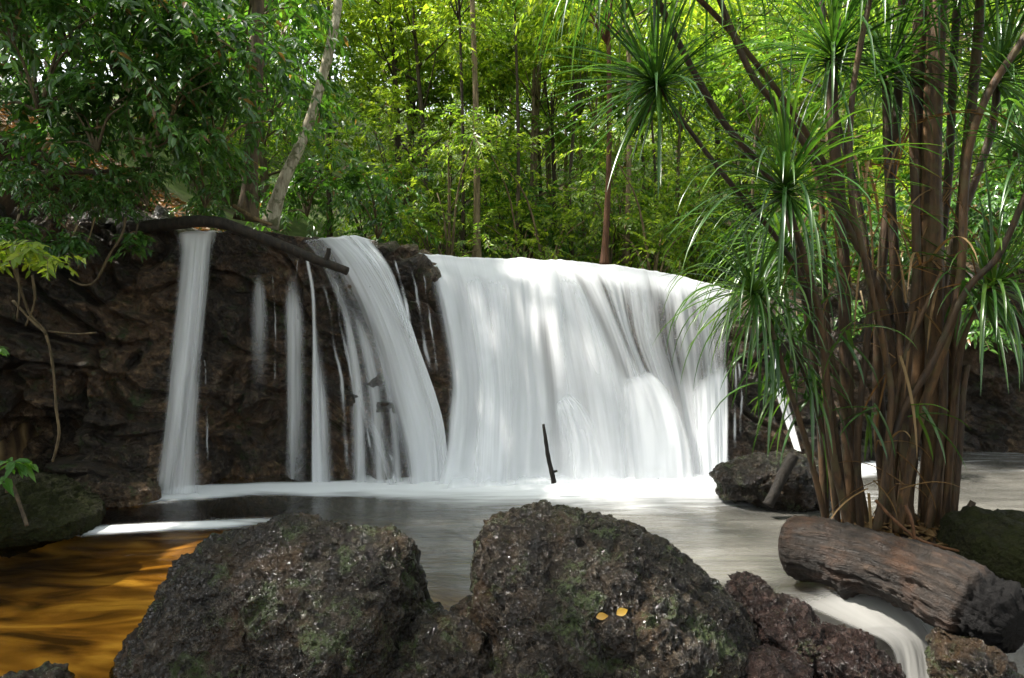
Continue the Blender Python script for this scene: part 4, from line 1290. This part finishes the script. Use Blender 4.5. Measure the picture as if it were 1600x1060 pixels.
spray_plant('cliff_sprig', 'tiny sprig of leaves at the picture edge below the leafy spray', [(-30, 560, 4.6), (-12, 545, 4.55), (0, 540, 4.5)], 0.06, 0.028, 'leaf_fern', 83, 8, 6, 0.10)

# ------------------------------------------------------------------ screw pine clump
def blade_geo(base, d0, L, W, g, seedn, n=10):
    """one long strap leaf with a V section, arching under its weight"""
    p = np.array(base, float)
    d = np.array(d0, float)
    pts = [p.copy()]
    st = L / (n - 1)
    for k in range(n - 1):
        d = norm(d + np.array([0, 0, -1.0]) * g * (0.15 + 1.6 * k / n) * st * 1.35)
        p = p + d * st
        pts.append(p.copy())
    pts = np.array(pts)
    tan = norm(np.gradient(pts, axis=0))
    side = norm(np.cross(tan, np.array([0.02, 0.03, 1.0])))
    up = np.cross(side, tan)
    s = np.linspace(0, 1, n)
    w = W * (0.75 + 0.5 * s * 0.6) * (1 - s ** 2.2) ** 0.8 + 0.0006
    l = pts + side * (w / 2)[:, None] + up * (w * 0.28)[:, None]
    r = pts - side * (w / 2)[:, None] + up * (w * 0.28)[:, None]
    v = np.stack([l, pts, r], 1).reshape(-1, 3)
    i = np.arange(n - 1)[:, None] * 3
    q = np.vstack([i + np.array([[0, 1, 4, 3]]), i + np.array([[1, 2, 5, 4]])])
    return v, [q]

def rosette_geo(c, axis, nleaf, L, W, seed, g=1.0, amax=105, amin=12):
    rs = np.random.default_rng(seed)
    axis = norm(np.array(axis, float))
    a = norm(np.cross(axis, [0.2, 0.9, 0.1]))
    b = np.cross(axis, a)
    out = []
    for k in range(nleaf):
        f = (k + 0.5) / nleaf
        th = k * 2.39996 + rs.normal(0, 0.12)
        al = R(amin + (amax - amin) * f ** 0.8) + rs.normal(0, 0.08)
        d = rs.normal(0, 0.10, 3) + axis * math.cos(al) + (a * math.cos(th) + b * math.sin(th)) * math.sin(al)
        base = np.array(c) + axis * (0.10 * (1 - f) - 0.05)
        ll = L * rs.uniform(0.55, 1.1) * (0.75 + 0.25 * math.sin(PI * min(1, f * 1.2)))
        out.append(blade_geo(base, d, ll, W * rs.uniform(0.8, 1.15), g * rs.uniform(0.4, 2.4), k))
    return join(*out)

def build_pandan():
    root = thing('screw_pine', 'tall clump of brown screw pine stems with long strap leaves, rooted behind the log', 'screw pine', tuple(P(1400, 835, 4.4)))
    base = np.array(root.location)
    def stem(pts, Y, w0, w1, head=None, mat='stem_pandan', n=70):
        l = px_line(pts, Y, n)
        r = 0.68 * np.linspace(w0, w1, n) / 2 / FPX * l[:, 1]
        r = r * (1 + 0.015 * np.sin(np.linspace(0, 60, n)))
        v, f = tube(l - base, r, 12, 0.10, len(pts) + w0, 5)
        s = part('stem', make_mesh('stem', v, f, M[mat]), root)
        if head:
            axis, nl, L, g, seed = head
            hv, hf = rosette_geo(l[-1] - base, axis, int(nl * 1.4), L * 1.45, 0.023, seed, g * 1.25)
            part('leaf_rosette', make_mesh('leaf_rosette', hv, hf, M['leaf_pandan']), s)
        return s
    # leaning stems that carry heads (foot first)
    stem([(1322, 820), (1300, 640), (1265, 470), (1215, 375), (1140, 285), (1075, 200), (1027, 132)], [4.35, 4.3, 4.2, 4.15, 4.1, 4.05, 4.0], 17, 9, ((-0.75, -0.55, 0.30), 84, 0.58, 0.40, 201))
    stem([(1290, 815), (1280, 640), (1258, 470), (1232, 340), (1190, 262), (1130, 190), (1075, 95), (1030, 5), (985, -75)], [4.5, 4.5, 4.5, 4.5, 4.45, 4.4, 4.35, 4.3, 4.3], 18, 14, ((-0.4, -0.2, 0.6), 60, 0.72, 1.3, 202))
    stem([(1380, 830), (1402, 650), (1380, 480), (1312, 330), (1262, 232), (1210, 162), (1170, 108), (1125, 0), (1105, -60)], [4.4, 4.4, 4.35, 4.3, 4.3, 4.25, 4.2, 4.2, 4.2], 20, 13, ((-0.2, -0.2, 0.9), 60, 0.75, 1.2, 203))
    stem([(1330, 830), (1300, 700), (1285, 520), (1262, 420), (1240, 350), (1228, 300)], [4.2, 4.15, 4.1, 4.05, 4.0, 3.95], 20, 14, ((-0.25, -0.5, 0.75), 78, 0.70, 1.0, 204))
    stem([(1372, 830), (1392, 640), (1384, 560), (1350, 400), (1330, 300), (1332, 150), (1360, -5), (1372, -70)], [4.1, 4.1, 4.1, 4.05, 4.05, 4.05, 4.0, 4.0], 15, 12, ((0.1, -0.3, 0.8), 56, 0.75, 1.2, 205))
    stem([(1330, 832), (1322, 560), (1315, 350), (1302, 200), (1300, 90)], [4.45, 4.45, 4.45, 4.4, 4.4], 32, 24, ((-0.05, -0.35, 0.9), 84, 0.75, 0.9, 206))
    stem([(1410, 832), (1430, 620), (1440, 450), (1432, 200), (1440, -10), (1442, -80)], [4.5, 4.5, 4.5, 4.5, 4.5, 4.5], 36, 28, ((0, -0.3, 0.9), 60, 0.8, 1.2, 207))
    stem([(1455, 832), (1462, 600), (1460, 450), (1456, 250), (1466, -10), (1470, -100)], [4.4, 4.4, 4.4, 4.4, 4.4, 4.4], 46, 38, ((0.1, -0.3, 0.9), 60, 0.8, 1.2, 208))
    stem([(1482, 832), (1490, 600), (1496, 420), (1510, 250), (1528, 60), (1535, -60)], [4.5, 4.5, 4.5, 4.5, 4.5, 4.5], 28, 20, ((0.2, -0.3, 0.9), 60, 0.8, 1.2, 209))
    stem([(1402, 832), (1436, 660), (1470, 560), (1500, 440), (1510, 260), (1540, 155), (1600, 60), (1640, -10)], [4.2, 4.2, 4.15, 4.1, 4.1, 4.05, 4.0, 4.0], 22, 16, ((0.4, -0.3, 0.7), 60, 0.75, 1.1, 210))
    stem([(1368, 832), (1405, 660), (1455, 570), (1510, 455), (1560, 400), (1600, 312), (1630, 250)], [4.1, 4.1, 4.05, 4.0, 3.95, 3.9, 3.9], 18, 13, ((0.5, -0.4, 0.6), 60, 0.75, 1.1, 211))
    stem([(1395, 832), (1412, 620), (1398, 400), (1388, 250), (1385, 120)], [4.6, 4.6, 4.6, 4.6, 4.6], 26, 18, ((0.1, -0.25, 0.9), 72, 0.75, 0.9, 212))
    stem([(1290, 812), (1292, 640), (1280, 520), (1255, 430), (1230, 395)], [4.7, 4.7, 4.7, 4.7, 4.7], 15, 12, ((-0.45, -0.3, 0.5), 60, 0.65, 1.2, 213))
    stem([(1476, 830), (1490, 640), (1508, 520), (1548, 450)], [4.3, 4.25, 4.2, 4.15], 18, 13, ((0.5, -0.5, 0.5), 62, 0.65, 1.3, 214))
    stem([(1290, 812), (1262, 700), (1228, 590), (1200, 500), (1180, 458)], [4.25, 4.2, 4.15, 4.1, 4.05], 14, 12, ((-0.7, -0.35, 0.35), 50, 0.55, 1.5, 215))
    stem([(1440, 832), (1452, 650), (1480, 420), (1545, 220), (1560, 120)], [4.7, 4.7, 4.7, 4.7, 4.7], 22, 16, ((0.2, -0.4, 0.8), 72, 0.72, 1.0, 216))
    stem([(1420, 832), (1395, 560), (1300, 280), (1150, 60), (1020, -60), (945, -95)], [4.7, 4.65, 4.5, 4.3, 4.1, 4.0], 15, 12, ((-0.5, -0.3, 0.2), 60, 0.6, 1.5, 217))
    # headless stems packed into the clump
    for pts, Y, w in [([(1388, 832), (1372, 640), (1378, 420), (1400, 200), (1412, -40)], 4.7, 24), 
                      ([(1308, 820), (1290, 640), (1290, 480), (1285, 330), (1270, 250)], 4.6, 15), ([(1470, 832), (1442, 640), (1455, 480), (1480, 300), (1490, 100), (1500, -60)], 4.6, 22),
                      ([(1376, 832), (1380, 700), (1370, 520), (1345, 330), (1300, 150), (1280, -40)], 4.75, 16), ([(1488, 832), (1500, 700), (1505, 620), (1512, 570)], 4.2, 16)]:
        stem(pts, Y, w, w * 0.75)
    for pts, Y, w in [([(1345, 832), (1340, 700), (1352, 560), (1366, 420)], 4.25, 17), ([(1425, 832), (1412, 700), (1418, 560), (1432, 430), (1428, 250)], 4.35, 22), ([(1310, 822), (1296, 720), (1262, 600), (1232, 520)], 4.3, 14),
                      ([(1358, 832), (1330, 690), (1300, 560), (1290, 470)], 4.4, 15), ([(1450, 832), (1470, 700), (1476, 560), (1482, 450)], 4.3, 20), ([(1400, 832), (1390, 720), (1396, 640), (1420, 540), (1470, 430)], 4.15, 13)]:
        stem(pts, Y, w, w * 0.8)
    # skirt of dead and drooping leaves, hanging from a bent stem
    rs = np.random.default_rng(99)
    def hanging(name, mat, spots, n, L, seed, W=0.03):
        gs = []
        for k in range(n):
            u, v, Y = spots[k % len(spots)]
            p = P(u + rs.uniform(-14, 14), v + rs.uniform(-14, 14), Y + rs.uniform(-0.08, 0.08)) - base
            d = norm(np.array([rs.uniform(-0.5, 0.5), rs.uniform(-0.5, 0.5), rs.uniform(-0.6, 0.3)]))
            gs.append(blade_geo(p, d, L * rs.uniform(0.6, 1.15), W * rs.uniform(0.7, 1.1), 2.6, k))
        v, f = join(*gs)
        return part(name, make_mesh(name, v, f, M[mat]), root)
    hanging('dead_leaves', 'leaf_dry', [(1350, 250, 4.5), (1420, 200, 4.4), (1480, 300, 4.4), (1390, 330, 4.5), (1440, 420, 4.35), (1300, 300, 4.45)], 40, 0.75, 1, 0.022).name = 'dry_foliage'
    hanging('foliage', 'leaf_pandan', [(1195, 500, 4.1), (1200, 540, 4.15), (1215, 520, 4.1)], 16, 0.50, 2).name = 'drooping_foliage'
    hanging('foliage', 'leaf_pandan', [(1215, 440, 4.3), (1235, 520, 4.3), (1255, 580, 4.25)], 26, 0.55, 3).name = 'drooping_foliage'
    hanging('foliage', 'leaf_pandan', [(1320, 520, 4.0), (1360, 640, 4.0), (1430, 640, 4.0), (1520, 450, 4.0)], 30, 0.40, 4).name = 'drooping_foliage'
    hanging('foliage', 'leaf_pandan', [(1196, 470, 4.25), (1215, 505, 4.25), (1235, 545, 4.28), (1250, 585, 4.3), (1268, 620, 4.3)], 42, 0.62, 6, 0.034).name = 'drooping_foliage'
    hanging('dry', 'leaf_dry', [(1300, 420, 4.3), (1340, 380, 4.3), (1420, 480, 4.25), (1465, 420, 4.25), (1395, 560, 4.2)], 26, 0.6, 7, 0.022).name = 'dry_foliage'
    hanging('dry', 'leaf_dry', [(1390, 700, 3.98), (1400, 760, 3.98), (1370, 760, 3.95)], 12, 0.45, 5, 0.02).name = 'dry_foliage'
    return root
build_pandan()
stick('prop_root', [(1368, 782), (1400, 815), (1440, 845), (1500, 862)], [4.0, 3.95, 3.9, 3.9], 5, 4, 'bark_red', 'thin reddish root arching from the screw pine down behind the log', 'root', 40, 8, 0.2)
stick('prop_root', [(1415, 790), (1425, 815), (1430, 850)], [3.95, 3.9, 3.9], 6, 4, 'leaf_dry' if False else 'bark_red', 'short reddish root standing against the log at the foot of the screw pine', 'root', 30, 8, 0.2)

# ------------------------------------------------------------------ fallen leaves on the boulder
def fallen_leaf(u, v, Y, L, rot, label, mat='leaf_yellowed', cat='leaf'):
    c = P(u, v, Y)
    a = R(rot)
    d = np.array([math.cos(a), math.sin(a) * 0.7, math.sin(a) * 0.45])
    n = 12
    s = np.linspace(0, 1, n)
    w = 0.30 * L * np.sin(PI * s ** 0.8) + 0.001
    side = norm(np.cross(norm(d), np.array([0, -0.7, 0.7])))
    up = np.cross(side, norm(d))
    ctr = d * (s - 0.5)[:, None] * L + up * (0.06 * L * np.sin(3 * s))[:, None]
    V = np.concatenate([np.stack([ctr + side * w[:, None] + up * (w * 0.35)[:, None], ctr, ctr - side * w[:, None] + up * (w * 0.2)[:, None]], 1).reshape(-1, 3)])
    i = np.arange(n - 1)[:, None] * 3
    q = np.vstack([i + np.array([[0, 1, 4, 3]]), i + np.array([[1, 2, 5, 4]])])
    o = link('fallen_leaf', make_mesh('fallen_leaf', V, [q], M[mat]))
    o.location = tuple(c)
    return tag(o, label, cat)
fallen_leaf(941, 964, 2.72, 0.05, 10, 'orange-yellow fallen leaf lying alone on the largest boulder')
fallen_leaf(972, 957, 2.74, 0.055, 30, 'bright yellow fallen leaf beside the orange-yellow one on the largest boulder')
